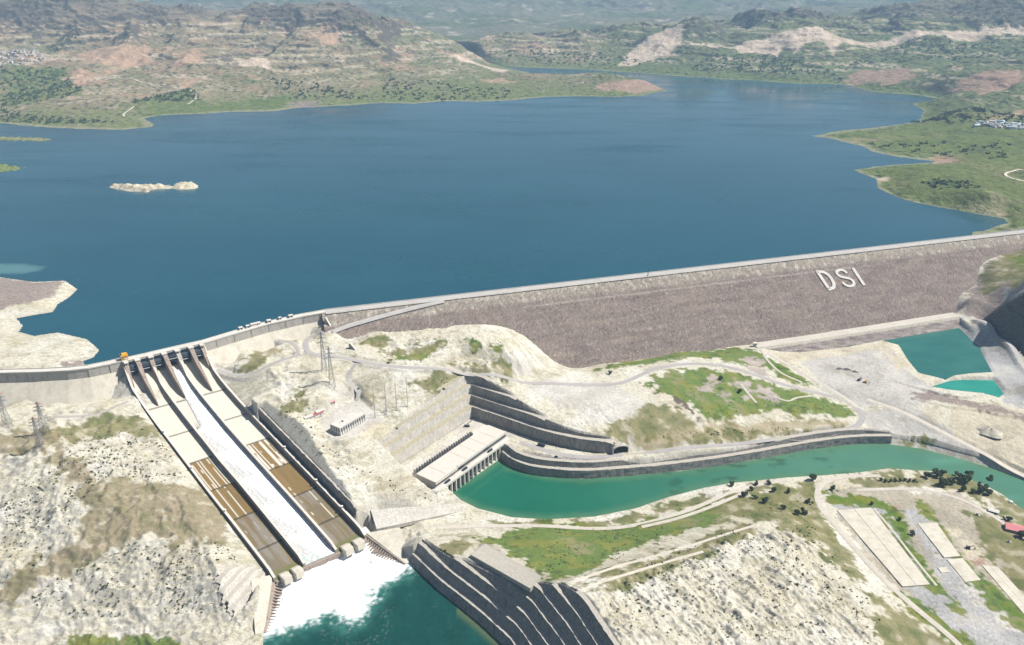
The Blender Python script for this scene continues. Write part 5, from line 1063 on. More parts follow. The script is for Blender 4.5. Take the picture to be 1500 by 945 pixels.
# ================================================================ control building on the yard
def building(name, pxr, zr, zb, label, cat, wallm, roofm, pil=True, roof_over=.8, box=None):
    c = [P(x, y, zr) for x, y in pxr]; a, b, d = c[0][:2], c[1][:2], c[3][:2]          # a-b short side, a-d long side
    e1 = (d - a); L1 = np.hypot(*e1); e1 /= L1; e2 = b - a; e2 -= e1 * (e2 @ e1); L2 = np.hypot(*e2); e2 /= L2
    t = thing(name, (a[0], a[1], zb), label, cat); g = lambda x, y, z: (a[0] + e1[0] * x + e2[0] * y, a[1] + e1[1] * x + e2[1] * y, z)
    MB().box(0, L1, 0, L2, zb - 3, zr - .8, g).build('wall', wallm, t); MB().box(-roof_over, L1 + roof_over, -roof_over, L2 + roof_over, zr - .78, zr, g).build('roof', roofm, t)
    if pil:
        nw = int(L1 / 4)
        for k in range(nw + 1): x = k * L1 / nw; MB().box(x - .5, x + .5, L2 + .03, L2 + 1.0, zb - 1, zr - 1.2, g).build('pilaster', wallm, t)
        for k in range(nw): x = (k + .5) * L1 / nw; MB().box(x - .9, x + .9, L2 + .01, L2 + .12, zb + 5, zr - 2, g).build('window', M['glass'], t)
        ne = max(3, int(L2 / 4))
        for k in range(ne + 1): y = k * L2 / ne; MB().box(-1.0, -.03, y - .45, y + .45, zb - 1, zr - 1.2, g).build('pilaster', wallm, t)
        for k in range(ne): y = (k + .5) * L2 / ne; MB().box(-.12, -.01, y - .8, y + .8, zb + 5, zr - 2, g).build('window', M['glass'], t)
    if box:
        for x, y, w, h in box: MB().box(x * L1 - w, x * L1 + w, y * L2 - w, y * L2 + w, zr + .02, zr + h, g).build('roof_unit', M['white'], t)
    return t, g, L1, L2
building('control_building', [(484.3,621.2),(498.7,626.5),(535,607.3),(520.5,600.4)], 78, 66, 'pale flat-roofed control building with a row of pilasters on the white platform', 'building', M['white'], M['conc_light'], True, .5, [(.33, .5, 1.6, 2.6), (.2, .45, .7, 1.2)])
def shed(name, px, w, l, h, rz, roofm, wallm, label, cat='shed', z=None, gable=True):
    q = cast([px])[0] if z is None else P(*px, z); t = thing(name, (0, 0, 0), label, cat); o = q - np.array([0, 0, .6]); t.location = Vector(o.tolist()); WORLD[t.name] = o
    c_, s_ = math.cos(rz), math.sin(rz); g = lambda x, y, z: (o[0] + x * c_ - y * s_, o[1] + x * s_ + y * c_, o[2] + z)
    MB().box(-l, l, -w, w, -1.5, h, g).build('wall', wallm, t); rg = h + w * .35 if gable else h + .5; ov = .6
    m = MB()
    if gable:
        m.strip([[g(-l - ov, -w - ov, h + .02), g(-l - ov, 0, rg), g(-l - ov, w + ov, h + .02), g(-l - ov, 0, h + .01)], [g(l + ov, -w - ov, h + .02), g(l + ov, 0, rg), g(l + ov, w + ov, h + .02), g(l + ov, 0, h + .01)]], closed=True)
    else: m.box(-l - ov, l + ov, -w - ov, w + ov, h + .02, h + .6, g)
    m.build('roof', roofm, t); MB().box(l * .2, l * .2 + 1.2, -w - .08, -w - .01, -.2, h * .75, g).build('door', M['dark'], t)
    for k in (-.7, -.3, .6): MB().box(l * k, l * k + 1.3, -w - .08, -w - .01, h * .4, h * .75, g).build('window', M['glass'], t)
    return t
shed('site_shed', (468.5,603.5), 3.2, 6.5, 3.2, .75, M['roof_pink'], M['white'], 'pale pink roofed hut behind the red shed above the platform')
shed('site_shed', (466,607.5), 2.6, 6.5, 3.4, .75, M['red'], M['white'], 'small red-roofed shed at the left edge of the platform')
shed('site_shed', (452,612.5), 3, 6, 3.2, .75, M['conc_light'], M['white'], 'white flat shed at the far left tip of the platform', gable=False)
shed('site_shed', (487.5,590.5), 1.8, 2.8, 2.8, .75, M['pinkred'], M['white'], 'tiny dark red hut uphill of the control building')
# ================================================================ pylons and masts
def pylon(base, top, label, w=5.0, arms=(.72, .83, .93), tipm='steel', al=7):
    b = cast([base])[0]; z0 = b[2]
    zz = np.arange(15, 90, .25); best = min(zz, key=lambda h: abs((lambda p: 472.5 + F * ((CAMZ - p[2]) * C - p[1] * S) / (p[1] * C + (CAMZ - p[2]) * S))((b[0], b[1], z0 + h)) - top)); H = float(best)
    t = thing('pylon', b, label, 'pylon'); m = MB(); W_ = lambda f: w * (1 - f) ** 1.15 * .5 + .55; lv = [0, .16, .31, .45, .58, .70, .80, .90, 1.0]; cs = [(1, 1), (-1, 1), (-1, -1), (1, -1)]
    P_ = lambda f, c_: b + np.array([c_[0] * W_(f), c_[1] * W_(f), H * f - (1.5 if f == 0 else 0)])
    for f0, f1 in zip(lv[:-1], lv[1:]):
        for i in range(4):
            m.bar(P_(f0, cs[i]), P_(f1, cs[i]), .26, 4); m.bar(P_(f0, cs[i]), P_(f1, cs[(i + 1) % 4]), .15, 4); m.bar(P_(f0, cs[(i + 1) % 4]), P_(f1, cs[i]), .15, 4); m.bar(P_(f1, cs[i]), P_(f1, cs[(i + 1) % 4]), .15, 4)
    m.build('lattice', M['steel'], t)
    for k, f in enumerate(arms):
        a = MB(); c0 = b + np.array([0, 0, H * f]); L = al * (1 - .18 * k)
        for s_ in (-1, 1):
            e = c0 + np.array([s_ * L, s_ * L * .25, .6])
            for y in (-1, 1): a.bar(c0 + np.array([s_ * W_(f), y * W_(f), 0]), e, .2, 4); a.bar(c0 + np.array([s_ * W_(f), y * W_(f), 2.0]), e, .15, 4)
            a.bar(e, e - np.array([0, 0, 2.2]), .16, 4)
        a.build('cross_arm', M[tipm] if k == len(arms) - 1 else M['steel'], t)
    return t
pylon((475.5,543.5), 486, 'tall grey lattice pylon rising left of the road bend, the farther of two', 6.5); pylon((487,568), 508, 'tall grey lattice pylon nearer the road fork, front one of two', 7)
pylon((11,622), 574, 'lattice pylon with orange top at the far left edge', 7, tipm='orange'); pylon((66,634), 589, 'lattice pylon with orange top right of the other left bank pylons', 7, tipm='orange'); pylon((60,656), 611, 'shorter lattice pylon with orange top standing lowest on the left bank', 6, tipm='orange')
ms = None
for i, (bx, by, ty) in enumerate(((549.5,612,556), (566,606,549), (581,600,556), (597,595,545))):
    b = cast([(bx, by)])[0]; H = 46.0
    if ms is None:
        ms = thing('mast', b, 'slim grey lightning mast in the row beside the road, leftmost one', 'mast', 'masts of the switchyard'); m = MB()
        for k in range(3): t_ = k * 2.0944; m.bar(b + np.array([.75 * math.cos(t_), .75 * math.sin(t_), -2]), b + np.array([.15 * math.cos(t_), .15 * math.sin(t_), H]), .16, 4)
        for z in range(2, 44, 3):
            r = .75 - .6 * z / H
            for k in range(3): t_, t2 = k * 2.0944, (k + 1) * 2.0944; m.bar(b + np.array([r * math.cos(t_), r * math.sin(t_), z]), b + np.array([r * math.cos(t2), r * math.sin(t2), z + 2.6]), .1, 3)
        m.build('lattice', M['steel'], ms); MB().bar(b + [0, 0, H], b + [0, 0, H + 4], .12, 4).build('spike', M['steel'], ms); MB().box(b[0] - 1.4, b[0] + 1.4, b[1] - 1.4, b[1] + 1.4, b[2] - 2, b[2] + .5).build('footing', M['conc'], ms)
    else: dup(ms, b, 0, 1, ['', 'slim grey lightning mast, second from the left of four', 'slim grey lightning mast, third from the left of four', 'slim grey lightning mast, rightmost of four near the cut'][i])
# ================================================================ crest equipment
q = cpt(.12, -.012, 130.6); gc = thing('gantry_crane', q, 'bright yellow gantry crane on the bridge at the left end of the spillway gates', 'crane')
gx = (_c(1, 0, 0) - _c(0, 0, 0))[:2]; gx /= np.hypot(*gx); gy = np.array([gx[1], -gx[0]]); gf = lambda x, y, z: (q[0] + gx[0] * x + gy[0] * y, q[1] + gx[1] * x + gy[1] * y, q[2] + z)
for x in (-4, 4):
    for y in (-3.4, 3.4): MB().box(x - .5, x + .5, y - .5, y + .5, 0, 6.4, gf).build('leg', M['yellow'], gc)
MB().box(-5, 5, -4.2, -2.6, 6.42, 8.4, gf).build('girder', M['yellow'], gc); MB().box(-5, 5, 2.6, 4.2, 6.42, 8.4, gf).build('girder', M['yellow'], gc); MB().box(-2.8, 2.8, -2.55, 2.55, 6.8, 9.8, gf).build('hoist_house', M['yellow'], gc); MB().box(-4.6, -3.2, -2.5, 1, 6.6, 9, gf).build('cab', M['glass'], gc); MB().box(-5.2, 5.2, -.4, .4, 1.5, 2.3, gf).build('tie_beam', M['yellow'], gc)
KI = [((352.7,482.2), 2.2, 2.6), ((363,479.6), 2.0, 2.2), ((374.5,476.2), 2.4, 7.5), ((394,471.6), 2.4, 2.8), ((410,467.6), 1.6, 1.8), ((426,464.3), 2.2, 3.0)]
KL = ['small white box on the crest, leftmost of the row right of the gates', 'second small white box from the left on the crest right of the gates', 'longest white hut of the row on the crest right of the gates', 'square white hut on the crest just right of the long one', 'smallest white box on the crest between two square huts', 'white hut at the right end of the row on the crest']
ang = math.atan2(gx[1], gx[0])
for (px, w, l), lb in zip(KI, KL): p = P(*px, 130.2); shed('crest_hut', px, w, l, 3.6, math.atan2(*(CREST[12] - CREST[9])[[1, 0]]), M['conc_light'], M['white'], lb, 'hut', 130.8, gable=False)
# ================================================================ tunnel portal
q = P(903, 664, 20); tp = thing('tunnel_portal', q, 'dark arched tunnel mouth in the rock beside the river road', 'tunnel portal'); A = P(896.5, 663, 20)[:2]; B = P(917, 659.5, 20)[:2]; ax = B - A; Wd = np.hypot(*ax); ax /= Wd; ay = np.array([-ax[1], ax[0]])
arc = [(-.5, 0), (-.5, .45)] + [(-.5 * math.cos(t), .45 + .42 * math.sin(t)) for t in np.linspace(.25, math.pi - .25, 9)] + [(.5, .45), (.5, 0)]
def tq(a, d, z, k=1): p = A + ax * Wd * (.5 + a * k) + ay * d; return np.array([p[0], p[1], 20 + z])
HT = 12.5
MB().strip([[tq(a, d, z * HT) for a, z in arc] for d in (-5, 22)]).build('lining', M['dark'], tp)
MB().add([tq(a, -3.6, z * HT) for a, z in arc], [tuple(range(len(arc)))]).build('tunnel_shade', M['dark'], tp)  # flat near-black panel paints the darkness inside the tunnel
MB().strip([[tq(a, -5.2, z * HT) for a, z in arc], [tq(a, -5.4, z * HT + (1.2 if z > .3 else 0), 1.12) for a, z in arc], [tq(a, 3, z * HT + (1.2 if z > .3 else 0), 1.12) for a, z in arc]]).build('portal_ring', M['conc'], tp)
# ================================================================ works area at lower right
def pad(px, z, label, n1=2, mat='conc_pale'):
    c = [P(x, y, z) for x, y in px]; t = thing('concrete_pad', c[0], label, 'concrete pad'); a, b, d, e = [np.array(k[:2]) for k in c]
    for k in range(n1):
        f0 = k / n1 + .006; f1 = (k + 1) / n1 - .006; q = [a + (b - a) * f0, a + (b - a) * f1, e + (d - e) * f1, e + (d - e) * f0]; MB().prism(q, z - 1.5, z + .45 + .02 * k).build('slab', M[mat], t)
pad([(1225.5,747.5),(1276,744),(1362.5,856.5),(1322,859.5)], 11.6, 'long pale concrete pad split lengthwise beside the dirt road at lower right')
pad([(1344,767),(1372,766),(1407,815),(1383,817)], 10.6, 'smaller pale concrete pad between two grass strips', 1, 'conc_pale'); pad([(1374,832),(1386,831),(1390,838.5),(1379,839.5)], 10.8, 'tiny concrete slab on the gravel below the smaller pad', 1, 'conc_pale')
pad([(1387,820),(1410,818),(1437,850),(1414,853)], 10.4, 'worn pale slab on the gravel in line below the smaller pad', 1, 'conc_pale'); pad([(1438,828),(1462,831),(1512,886),(1512,914)], 10.2, 'sandy concrete strip running off the lower right edge', 2, 'conc_pale')
shed('house', (1487,777), 7, 11, 4.6, -.45, M['pinkred'], M['conc_brown'], 'low house with a pink-red sheet roof at the right edge', 'house')
shed('shed', (1455,750), 3.2, 5.6, 3.0, -.55, M['conc_light'], M['blue'], 'small blue shed with pale roof above the red-roofed house')
q = cast([(1480,735.5)])[0]; t = thing('tent', q, 'small white domed tent near the river at the right edge', 'tent'); MB().strip([[(q[0] + 3.4 * math.cos(a) * math.cos(b), q[1] + 3.0 * math.sin(a) * math.cos(b), q[2] - .4 + 2.8 * math.sin(b)) for a in np.linspace(0, 6.2832, 13)] for b in np.linspace(0, 1.5, 6)]).build('canopy', M['white'], t, smooth=True); MB().box(q[0] - .7, q[0] + .7, q[1] - 3.15, q[1] - 2.9, q[2], q[2] + 1.6).build('flap', M['dark'], t)
def vehicle(px, label, c, l=2.4, w=1.0, h=.9, rz=0., cat='car', name='parked_car', z=None):
    q = cast([px], roads=True)[0] if z is None else P(*px, z); o = q + np.array([0, 0, .35]); t = thing(name, o, label, cat, None, rz); g = lambda x, y, z: (o[0] + x, o[1] + y, o[2] + z)
    m = MB(); prof = [(-l, .35), (-l, h), (-l * .35, h + .1), (l, h * .9), (l, .35)]; m.strip([[g(x, -w, z) for x, z in prof], [g(x, w, z) for x, z in prof]], closed=True); m.build('body', c, t)
    cab = [(-l * .8, h + .02), (-l * .62, h + .75), (l * .1, h + .75), (l * .42, h + .02)]; MB().strip([[g(x, -w * .88, z) for x, z in cab], [g(x, w * .88, z) for x, z in cab]], closed=True).build('cabin', M['glass'], t)
    for x in (-l * .62, l * .62):
        for y in (-w, w): MB().bar(g(x, y - .12, .35), g(x, y + .12, .35), .38, 10).build('wheel', M['dark'], t)
vehicle((525.5,569.5), 'dark car at the lower end of the road branch above the yard', M['steel_dark'], 2.6, 1.1, rz=1.2); vehicle((569,532), 'small dark car on the road below the grassy knoll', M['steel_dark'], rz=.1)
vehicle((815,669.5), 'dark car parked on the ledge road above the river wall', M['steel_dark'], 2.6, 1.1, rz=-.3, z=20.3); vehicle((1431.5,755), 'white pickup parked on the grass left of the blue shed', M['white'], 2.8, 1.1, rz=-.7); vehicle((1477.5,794.5), 'white car parked below the red-roofed house', M['white'], rz=-.4)
vehicle((793,653), 'long dark lorry parked below the rock steps, left of the tunnel', M['steel_dark'], 5.5, 1.5, 2.4, -.4, 'lorry', 'lorry', 20.3)
def digger(px, label, c, rz=0.):
    q = cast([px])[0]; t = thing('excavator', q, label, 'excavator', None, rz); g = lambda x, y, z: (q[0] + x, q[1] + y, q[2] + z)
    for y in (-1.4, 1.4): MB().box(-2.4, 2.4, y - .4, y + .4, -.3, 1.0, g).build('track', M['dark'], t)
    MB().box(-2.4, 1.6, -1.5, 1.5, 1.05, 2.8, g).build('body', c, t); MB().box(.2, 1.8, -1.4, -.1, 2.82, 4.1, g).build('cab', M['glass'], t); m = MB(); m.bar(g(1.6, .6, 2.2), g(5, .6, 5.6), .35, 4); m.bar(g(5, .6, 5.6), g(7, .6, 2.4), .28, 4); m.build('boom', c, t); MB().box(6.4, 7.6, 0, 1.3, .9, 2.3, g).build('bucket', M['steel_dark'], t)
digger((1258,557.5), 'dark excavator standing on the pale gravel flat beside the yellow one', M['steel_dark'], .5); digger((1267,560.5), 'yellow excavator on the pale gravel flat above the river bend', M['yellow'], -.6); digger((1418,803.5), 'dark excavator in the middle of the grey gravel lot', M['steel_dark'], -.4)
def heap(px, r, h, label, tint, seed):
    q = cast([px])[0]; a = np.linspace(0, 2 * math.pi, 25); rr = np.linspace(0, 1, 8); A_, R_ = np.meshgrid(a, rr, indexing='ij'); nr = 1 + .25 * np.sin(A_ * 2 + seed) + .12 * np.sin(A_ * 5 + seed * 2); X = q[0] + r * R_ * nr * np.cos(A_) * 1.35; Y = q[1] + r * R_ * nr * np.sin(A_)
    Z = q[2] - .6 + h * (1 - R_ ** 1.3) * (1 + .2 * np.sin(3 * A_ + seed)); X[-1] = X[0]; Y[-1] = Y[0]; Z[-1] = Z[0]; Z[:, 0] = q[2] + h - .6
    o = mesh_np('earth_heap', np.stack([X, Y, Z], -1).reshape(-1, 3), grid_faces(25, 8), np.tile(np.array(tint), (200, 1)) * (1 + .15 * rng.randn(200, 1)).clip(.6, 1.4), M['ground'], True, q); tag(o, label, 'heap')
heap((1229.5,540.5), 4.5, 3, 'leftmost of three dark earth heaps on the pale gravel flat', (.16, .15, .14), 1); heap((1240,541.5), 5.5, 3, 'middle one of three dark earth heaps on the pale gravel flat', (.15, .14, .13), 2); heap((1252,544.5), 4.5, 2.5, 'rightmost of three dark earth heaps on the pale gravel flat', (.16, .15, .14), 3)
heap((1449,632), 15, 7, 'big rounded gravel heap on the sandy slope above the green river', (.42, .39, .32), 4.2)
# ================================================================ trees and shrubs
def clump(n, r, seed, flat=.85, leaf=.55):
    """crown of leaf-cluster faces through the volume, with an uneven outline"""
    g = np.random.RandomState(seed); cen = [np.array([g.randn() * .42, g.randn() * .42, abs(g.randn()) * .3 + .15]) for _ in range(7)]; v = []; f = []
    for i in range(n):
        c = cen[g.randint(7)]; d = g.randn(3); d /= np.linalg.norm(d); p = c + d * (.34 + .22 * g.rand()) * np.array([1, 1, flat]); a = g.randn(3); a /= np.linalg.norm(a); b = np.cross(a, d + .2 * g.randn(3)); b /= np.linalg.norm(b) + 1e-6
        s = leaf * (.6 + .8 * g.rand()) * .32; k = len(v); v += [p - a * s - b * s * .7, p + a * s - b * s * .5, p + a * s * .8 + b * s, p - a * s * .9 + b * s * .8]; f.append((k, k + 1, k + 2, k + 3))
    return [np.array(q) * r for q in v], f
def tree_proto(seed, r, h, mat):
    t = thing('tree', (0, 0, 0), 'tree', 'tree'); v, f = clump(420, r, seed); v = [q + np.array([0, 0, h * .45]) for q in v]; MB().add(v, f).build('crown', M[mat], t, recalc=False)
    m = MB(); m.bar((0, 0, -.8), (0.1, 0, h * .62), .32, 7, None, .16)
    g = np.random.RandomState(seed + 1)
    for k in range(5): a = g.rand() * 6.28; m.bar((.05, 0, h * (.3 + .05 * k)), (math.cos(a) * r * .5, math.sin(a) * r * .5, h * (.55 + .06 * k)), .13, 5, None, .05)
    m.build('trunk', M['bark'], t); return t
protos = [tree_proto(901 + i, 3.6 + .3 * (i % 3), 5.4, 'leaf' if i != 2 else 'leaf2') for i in range(4)]
TREES = [(1071,711.5,.9,'lone dark tree on the bank left of the river track'),(1090,726.5,1.1,'leftmost dark tree of the clump below the river track'),(1100,718,.9,'dark tree at the upper left of the clump by the river track'),(1108,711.5,.8,'dark tree at the very top of the clump by the river track'),(1106,730.5,.8,'small tree at the bottom of the clump by the river track'),(1120,736,1.1,'round tree alone below the clump by the river track'),(1133,720.5,.95,'dark tree between the two hilltop clumps, beside the track'),(1155,722,.8,'small tree on the grass right of the track end'),(1126,709,.8,'small tree on the river edge above the track end'),(1147,746,.9,'tree on the upper rim of the white hill'),(1167,753.5,1.0,'left one of a pair of trees above the white hill'),(1178,753.5,1.1,'right one of a pair of trees above the white hill'),(1183,736.5,.9,'lone tree just left of the bend in the dirt road'),(1190,703.5,1.3,'wide dark tree on the shore where the dirt road starts'),(1220,718,.9,'round tree inside the bend of the dirt road'),
 (1357,699.5,1.2,'leftmost tree of the riverside grove at the right'),(1371,698,1.5,'big dark tree second from the left in the riverside grove'),(1381,695,1.0,'tree at the top left of the riverside grove'),(1380,711,1.7,'largest dark tree at the front of the riverside grove'),(1393,709,1.2,'tree right of the largest one in the riverside grove'),(1405,701,1.3,'dark tree in the middle of the riverside grove'),(1419,696,1.3,'dark tree at the top of the riverside grove, near the water'),(1414,708,1.8,'broad dark tree in the right half of the riverside grove'),(1410,718.5,1.1,'small tree at the lower edge of the riverside grove'),(1435,720,1.7,'broad tree at the right end of the riverside grove'),(1448,725,1.2,'last tree at the right end of the riverside grove'),(1424,722,.9,'small tree between the two broad ones of the grove'),(1450,705,1.3,'tree standing apart above the grove on the river edge'),
 (1336,783.5,.8,'small round tree on the grass strip beside the concrete pad'),(1317,762,.6,'tiny tree at the upper end of the grass strip'),(1277,739,.6,'tiny tree on the grass above the concrete pad'),(1497,788,1.5,'tree at the right edge beside the red-roofed house'),(1478,763,1.0,'small tree behind the red-roofed house'),(1084,575,.9,'bushy tree at the notch in the green field'),(1056,556,.9,'dark tree near the top of the green field'),(650,812,.7,'small tree on the olive patch above the dark stepped cut'),(893,548,.8,'lone tree on the white gravel below the rockfill dam')]
for px in range(1290, 1345, 7): TREES.append((px, 704.5 + (px * 7 % 5) * .4, .62, None))
used = set(); tc = cast([t[:2] for t in TREES])
for i, ((px, py, s, lb), q) in enumerate(zip(TREES, tc)):
    k = i % 4; rz = rng.rand() * 6.28; q = np.r_[q[:2], terrain(np.array([q[0]]), np.array([q[1]]))[0]]
    if k not in used: used.add(k); r = protos[k]; r.location = Vector(q.tolist()); r.rotation_euler = (0, 0, rz); r.scale = (s,) * 3; r['label'] = lb or ''
    else: r = dup(protos[k], q, rz, s)
    r['label'] = lb or 'low bush of the dark hedge along the riverside track'; r['group'] = 'trees dotted round the works' if lb else 'hedge along the riverside track'
    r['category'] = 'tree' if lb else 'bush'
    if not lb: r.name = 'bush'
# shrubs dotted over the eroded hills
def scatter(poly_px, n, seed):
    g = np.random.RandomState(seed); pl = cast(poly_px)[:, :2]; x0, y0 = pl.min(0); x1, y1 = pl.max(0); out = []
    while len(out) < n:
        x = x0 + g.rand(900) * (x1 - x0); y = y0 + g.rand(900) * (y1 - y0); d = sdpoly(x, y, pl) > 1; w = fbm(x, y, 35, 3, seed) + .38 > g.rand(900) * .8; out += [(a, b) for a, b in zip(x[d & w], y[d & w])]
    o = np.array(out[:n]); return np.c_[o, terrain(o[:, 0], o[:, 1])]
LH = [(0,700),(60,700),(110,650),(200,640),(240,650),(275,700),(225,705),(150,700),(130,740),(60,820),(0,860)]; LH2 = [(120,825),(190,790),(255,800),(320,790),(375,850),(340,900),(200,905),(60,900),(40,870)]
RH = [(880,880),(960,815),(1090,770),(1180,760),(1250,840),(1290,900),(1290,945),(900,945)]
SP = [(400,590),(450,560),(480,650),(560,700),(660,735),(540,730),(480,690),(430,630)]
shp = []
for k in range(3):
    v, f = clump(46, 1.0, 950 + k, .8, .95); o = MB().add(v, f).build('shrub', M['leaf' if k else 'leaf2'], None, (0, 0, 0), recalc=False); shp.append(o)
first = set(); extra = []
for poly, n, lb, gp in ((LH, 105, 'small dark shrub dotting the upper white slope left of the spillway', 'shrubs on the upper left hill'), (LH2, 75, 'small dark shrub dotting the lower white slope left of the stilling pool', 'shrubs on the lower left hill'), (RH, 100, 'small dark shrub dotting the pale eroded hill right of the stepped cut', 'shrubs on the right hill'), (SP, 20, 'small dark shrub on the white spur between chute and power station', 'shrubs on the white spur')):
    pts = scatter(poly, n + n * 8, 31 + n)
    for i, q in enumerate(pts):
        s = .55 + rng.rand() ** 2 * 1.25
        if i >= n: extra.append((q, s * .8)); continue
        k = int(rng.randint(3)); o = shp[k]
        if k in first: o = shp[k].copy(); col.objects.link(o)
        first.add(k); o.location = Vector((float(q[0]), float(q[1]), float(q[2]) - .1)); o.rotation_euler = (0, 0, rng.rand() * 6.28); o.scale = (s, s, s * .9); tag(o, lb, 'shrub', gp)
m = MB(); vv = {k: clump(22, 1.0, 970 + k, .8, 1.1) for k in range(4)}
for q, s in extra: v, f = vv[int(rng.randint(4))]; m.add([p * s + q for p in v], f)
for poly, n in (([(1000,560),(1060,560),(1240,600),(1180,605),(1040,615)], 60), ([(930,650),(1060,640),(1230,622),(1060,628),(940,640)], 70), ([(800,770),(1000,770),(1180,720),(1190,745),(1000,790),(800,840)], 120), ([(600,560),(690,552),(650,580)], 30), ([(60,640),(200,620),(230,640),(100,650)], 40), ([(560,530),(760,545),(740,500),(560,500)], 50)):
    for q in scatter(poly, n, 71 + n): v, f = vv[int(rng.randint(4))]; m.add([p * (.5 + .7 * rng.rand()) + q for p in v], f)
o = m.build('shrubs', M['leaf'], None, (0, 0, 0), recalc=False); o['kind'] = 'stuff'
# woods and orchards on the far shores, too many to count
def far_wood(name, polys, seed, mat, sz=5.0):
    m = MB(); vv = [clump(10, 1, seed + k, .9, 1.5) for k in range(4)]; g = np.random.RandomState(seed)
    for px, n in polys:
        for q in scatter(px, n, seed + n): v, f = vv[g.randint(4)]; s = sz * (.5 + .8 * g.rand()); m.add([p * s + q for p in v], f)
    o = m.build(name, M[mat], None, (0, 0, 0), recalc=False); o['kind'] = 'stuff'
far_wood('far_trees', [([(0,102),(95,97),(125,140),(60,150),(0,158)], 420), ([(185,148),(280,128),(295,148)], 170), ([(60,70),(105,45),(120,50),(80,72)], 90), ([(380,110),(470,125),(560,145),(420,145)], 140), ([(560,110),(760,130),(740,145),(560,148)], 220), ([(0,160),(180,180),(90,182),(0,178)], 120)], 1001, 'leaf', 6.5)
far_wood('far_trees', [([(1000,105),(1240,118),(1160,80),(1040,75)], 420), ([(1240,95),(1500,80),(1500,62),(1300,60)], 300), ([(1330,180),(1430,160),(1500,168),(1500,178),(1400,182)], 200), ([(1340,262),(1400,262),(1440,275),(1350,280)], 26), ([(1250,210),(1480,205),(1480,235),(1380,232)], 50), ([(700,80),(880,75),(980,90),(800,95)], 250)], 1101, 'leaf', 6.0)
# ================================================================ villages on the lake shores
def house_mesh(k):
    g = np.random.RandomState(1200 + k); m = MB(); w, l, h = 4.2 + g.rand() * 2, 5.5 + g.rand() * 3, 5 + g.rand() * 3
    m.box(-l, l, -w, w, -3, h)
    if k % 2: m.strip([[(-l - .5, -w - .6, h + .02), (-l - .5, 0, h + 2.6), (-l - .5, w + .6, h + .02), (-l - .5, 0, h + .01)], [(l + .5, -w - .6, h + .02), (l + .5, 0, h + 2.6), (l + .5, w + .6, h + .02), (l + .5, 0, h + .01)]], closed=True)
    else: m.box(-l - .4, l + .4, -w - .4, w + .4, h + .02, h + .7); m.box(-l * .4, l * .1, -w * .5, w * .2, h + .72, h + 2.4)
    m.box(-.7, .7, -w - .2, -w - .02, -1, 2.2); m.box(l * .4, l * .4 + 1.4, -w - .2, -w - .02, 1.2, 3)
    return m
def village(poly, n, lb, gp, mats, seed):
    ps_ = [house_mesh(k).build('house', M[mats[k % len(mats)]], None, (0, 0, 0)) for k in range(4)]; fst = set(); g = np.random.RandomState(seed); done = []
    for q in scatter(poly, n * 6, seed):
        if len(done) >= n: break
        if any((q[0] - d[0]) ** 2 + (q[1] - d[1]) ** 2 < 190 for d in done): continue
        done.append(q); k = g.randint(4); o = ps_[k]
        if k in fst: o = o.copy(); col.objects.link(o)
        fst.add(k); o.location = Vector(q.tolist()); o.rotation_euler = (0, 0, g.rand() * 3.14); s = .85 + .35 * g.rand(); o.scale = (s, s, s); tag(o, lb, 'house', gp)
    for k in range(4):
        if k not in fst: bpy.data.objects.remove(ps_[k])
village([(-10,78),(20,72),(55,74),(66,82),(60,92),(40,96),(0,101),(-10,100)], 95, 'small pale house in the crowded hillside village at the upper left', 'houses of the hillside village', ['house', 'houseroof'], 41)
village([(1420,186),(1445,180),(1470,180),(1510,179),(1510,186),(1480,190),(1455,189)], 42, 'small bluish white house in the lakeside village at the right', 'houses of the lakeside village', ['teal', 'house', 'houseroof'], 43)
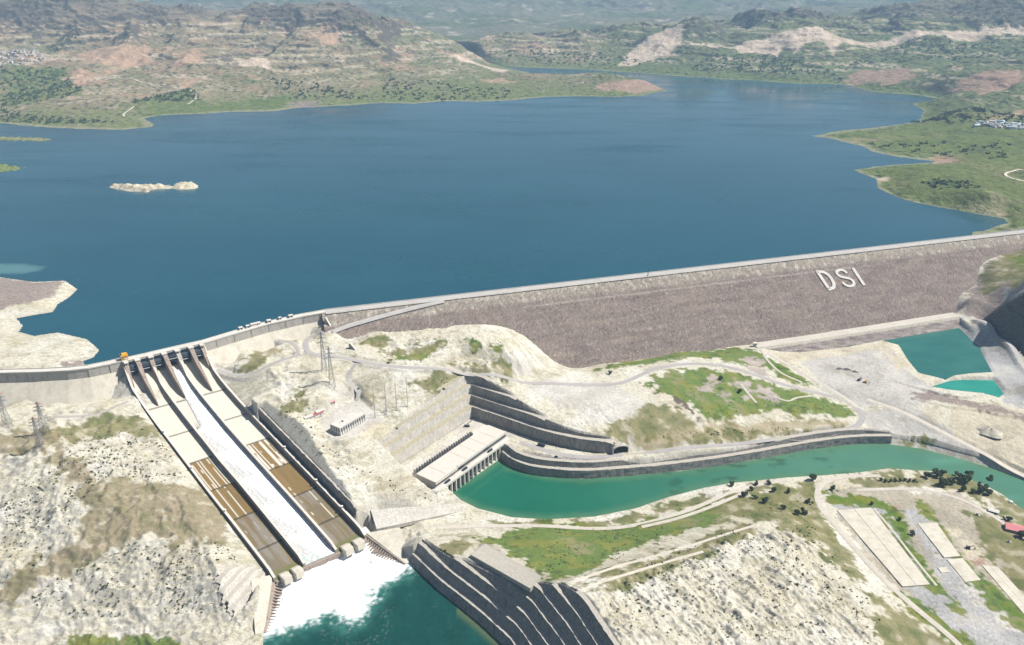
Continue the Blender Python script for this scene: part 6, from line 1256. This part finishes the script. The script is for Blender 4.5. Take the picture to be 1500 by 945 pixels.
# ================================================================ air, light, camera
hz = MB().box(-13000, 13000, -2500, 13500, -12, 760).build('haze', None or M['dark'], None, (0, 0, 0)); hz['kind'] = 'stuff'
hm = bpy.data.materials.new('haze_air'); hm.use_nodes = True; nt = hm.node_tree; nt.nodes.clear(); out = nt.nodes.new('ShaderNodeOutputMaterial'); pv = nt.nodes.new('ShaderNodeVolumePrincipled'); HAZE = 6.6e-5
pv.inputs['Color'].default_value = (.48, .74, 1.0, 1); pv.inputs['Density'].default_value = HAZE; pv.inputs['Anisotropy'].default_value = .0; nt.links.new(pv.outputs[0], out.inputs['Volume']); hz.data.materials.clear(); hz.data.materials.append(hm)
EL, AZ = 52.0, 6.0                                            # sun height, and bearing from +X towards +Y
w = bpy.data.worlds.new('World'); sc.world = w; w.use_nodes = True; nt = w.node_tree; bg = nt.nodes['Background']; sk = nt.nodes.new('ShaderNodeTexSky'); sk.sky_type = 'NISHITA'; sk.sun_disc = False; sk.sun_elevation = math.radians(EL); sk.sun_rotation = math.radians(90 - AZ); sk.altitude = 600; sk.dust_density = 1.5; nt.links.new(sk.outputs[0], bg.inputs[0]); bg.inputs[1].default_value = .052
ld = bpy.data.lights.new('sun', 'SUN'); ld.energy = 5.0; ld.angle = math.radians(.5); ld.color = (1, .955, .88); lo_ = bpy.data.objects.new('sun', ld); col.objects.link(lo_)
sv = Vector((math.cos(math.radians(EL)) * math.cos(math.radians(AZ)), math.cos(math.radians(EL)) * math.sin(math.radians(AZ)), math.sin(math.radians(EL)))); lo_.rotation_euler = sv.to_track_quat('Z', 'Y').to_euler(); lo_.location = (0, 0, 900)
cd = bpy.data.cameras.new('camera'); cam = bpy.data.objects.new('camera', cd); col.objects.link(cam); cam.location = (0, 0, CAMZ); cam.rotation_euler = (math.pi / 2 - TH, 0, 0); cd.sensor_width = 36; cd.sensor_fit = 'HORIZONTAL'; cd.lens = F / 1500 * 36; cd.clip_start = 1; cd.clip_end = 40000; sc.camera = cam
sc.view_settings.view_transform = 'Standard'; sc.view_settings.look = 'None'; sc.view_settings.exposure = .58; sc.view_settings.gamma = 1; sc.view_settings.use_curve_mapping = False
sc.render.engine = 'CYCLES'; sc.cycles.use_denoising = True; sc.cycles.max_bounces = 6; sc.cycles.volume_bounces = 0; sc.cycles.diffuse_bounces = 2; sc.cycles.use_adaptive_sampling = True
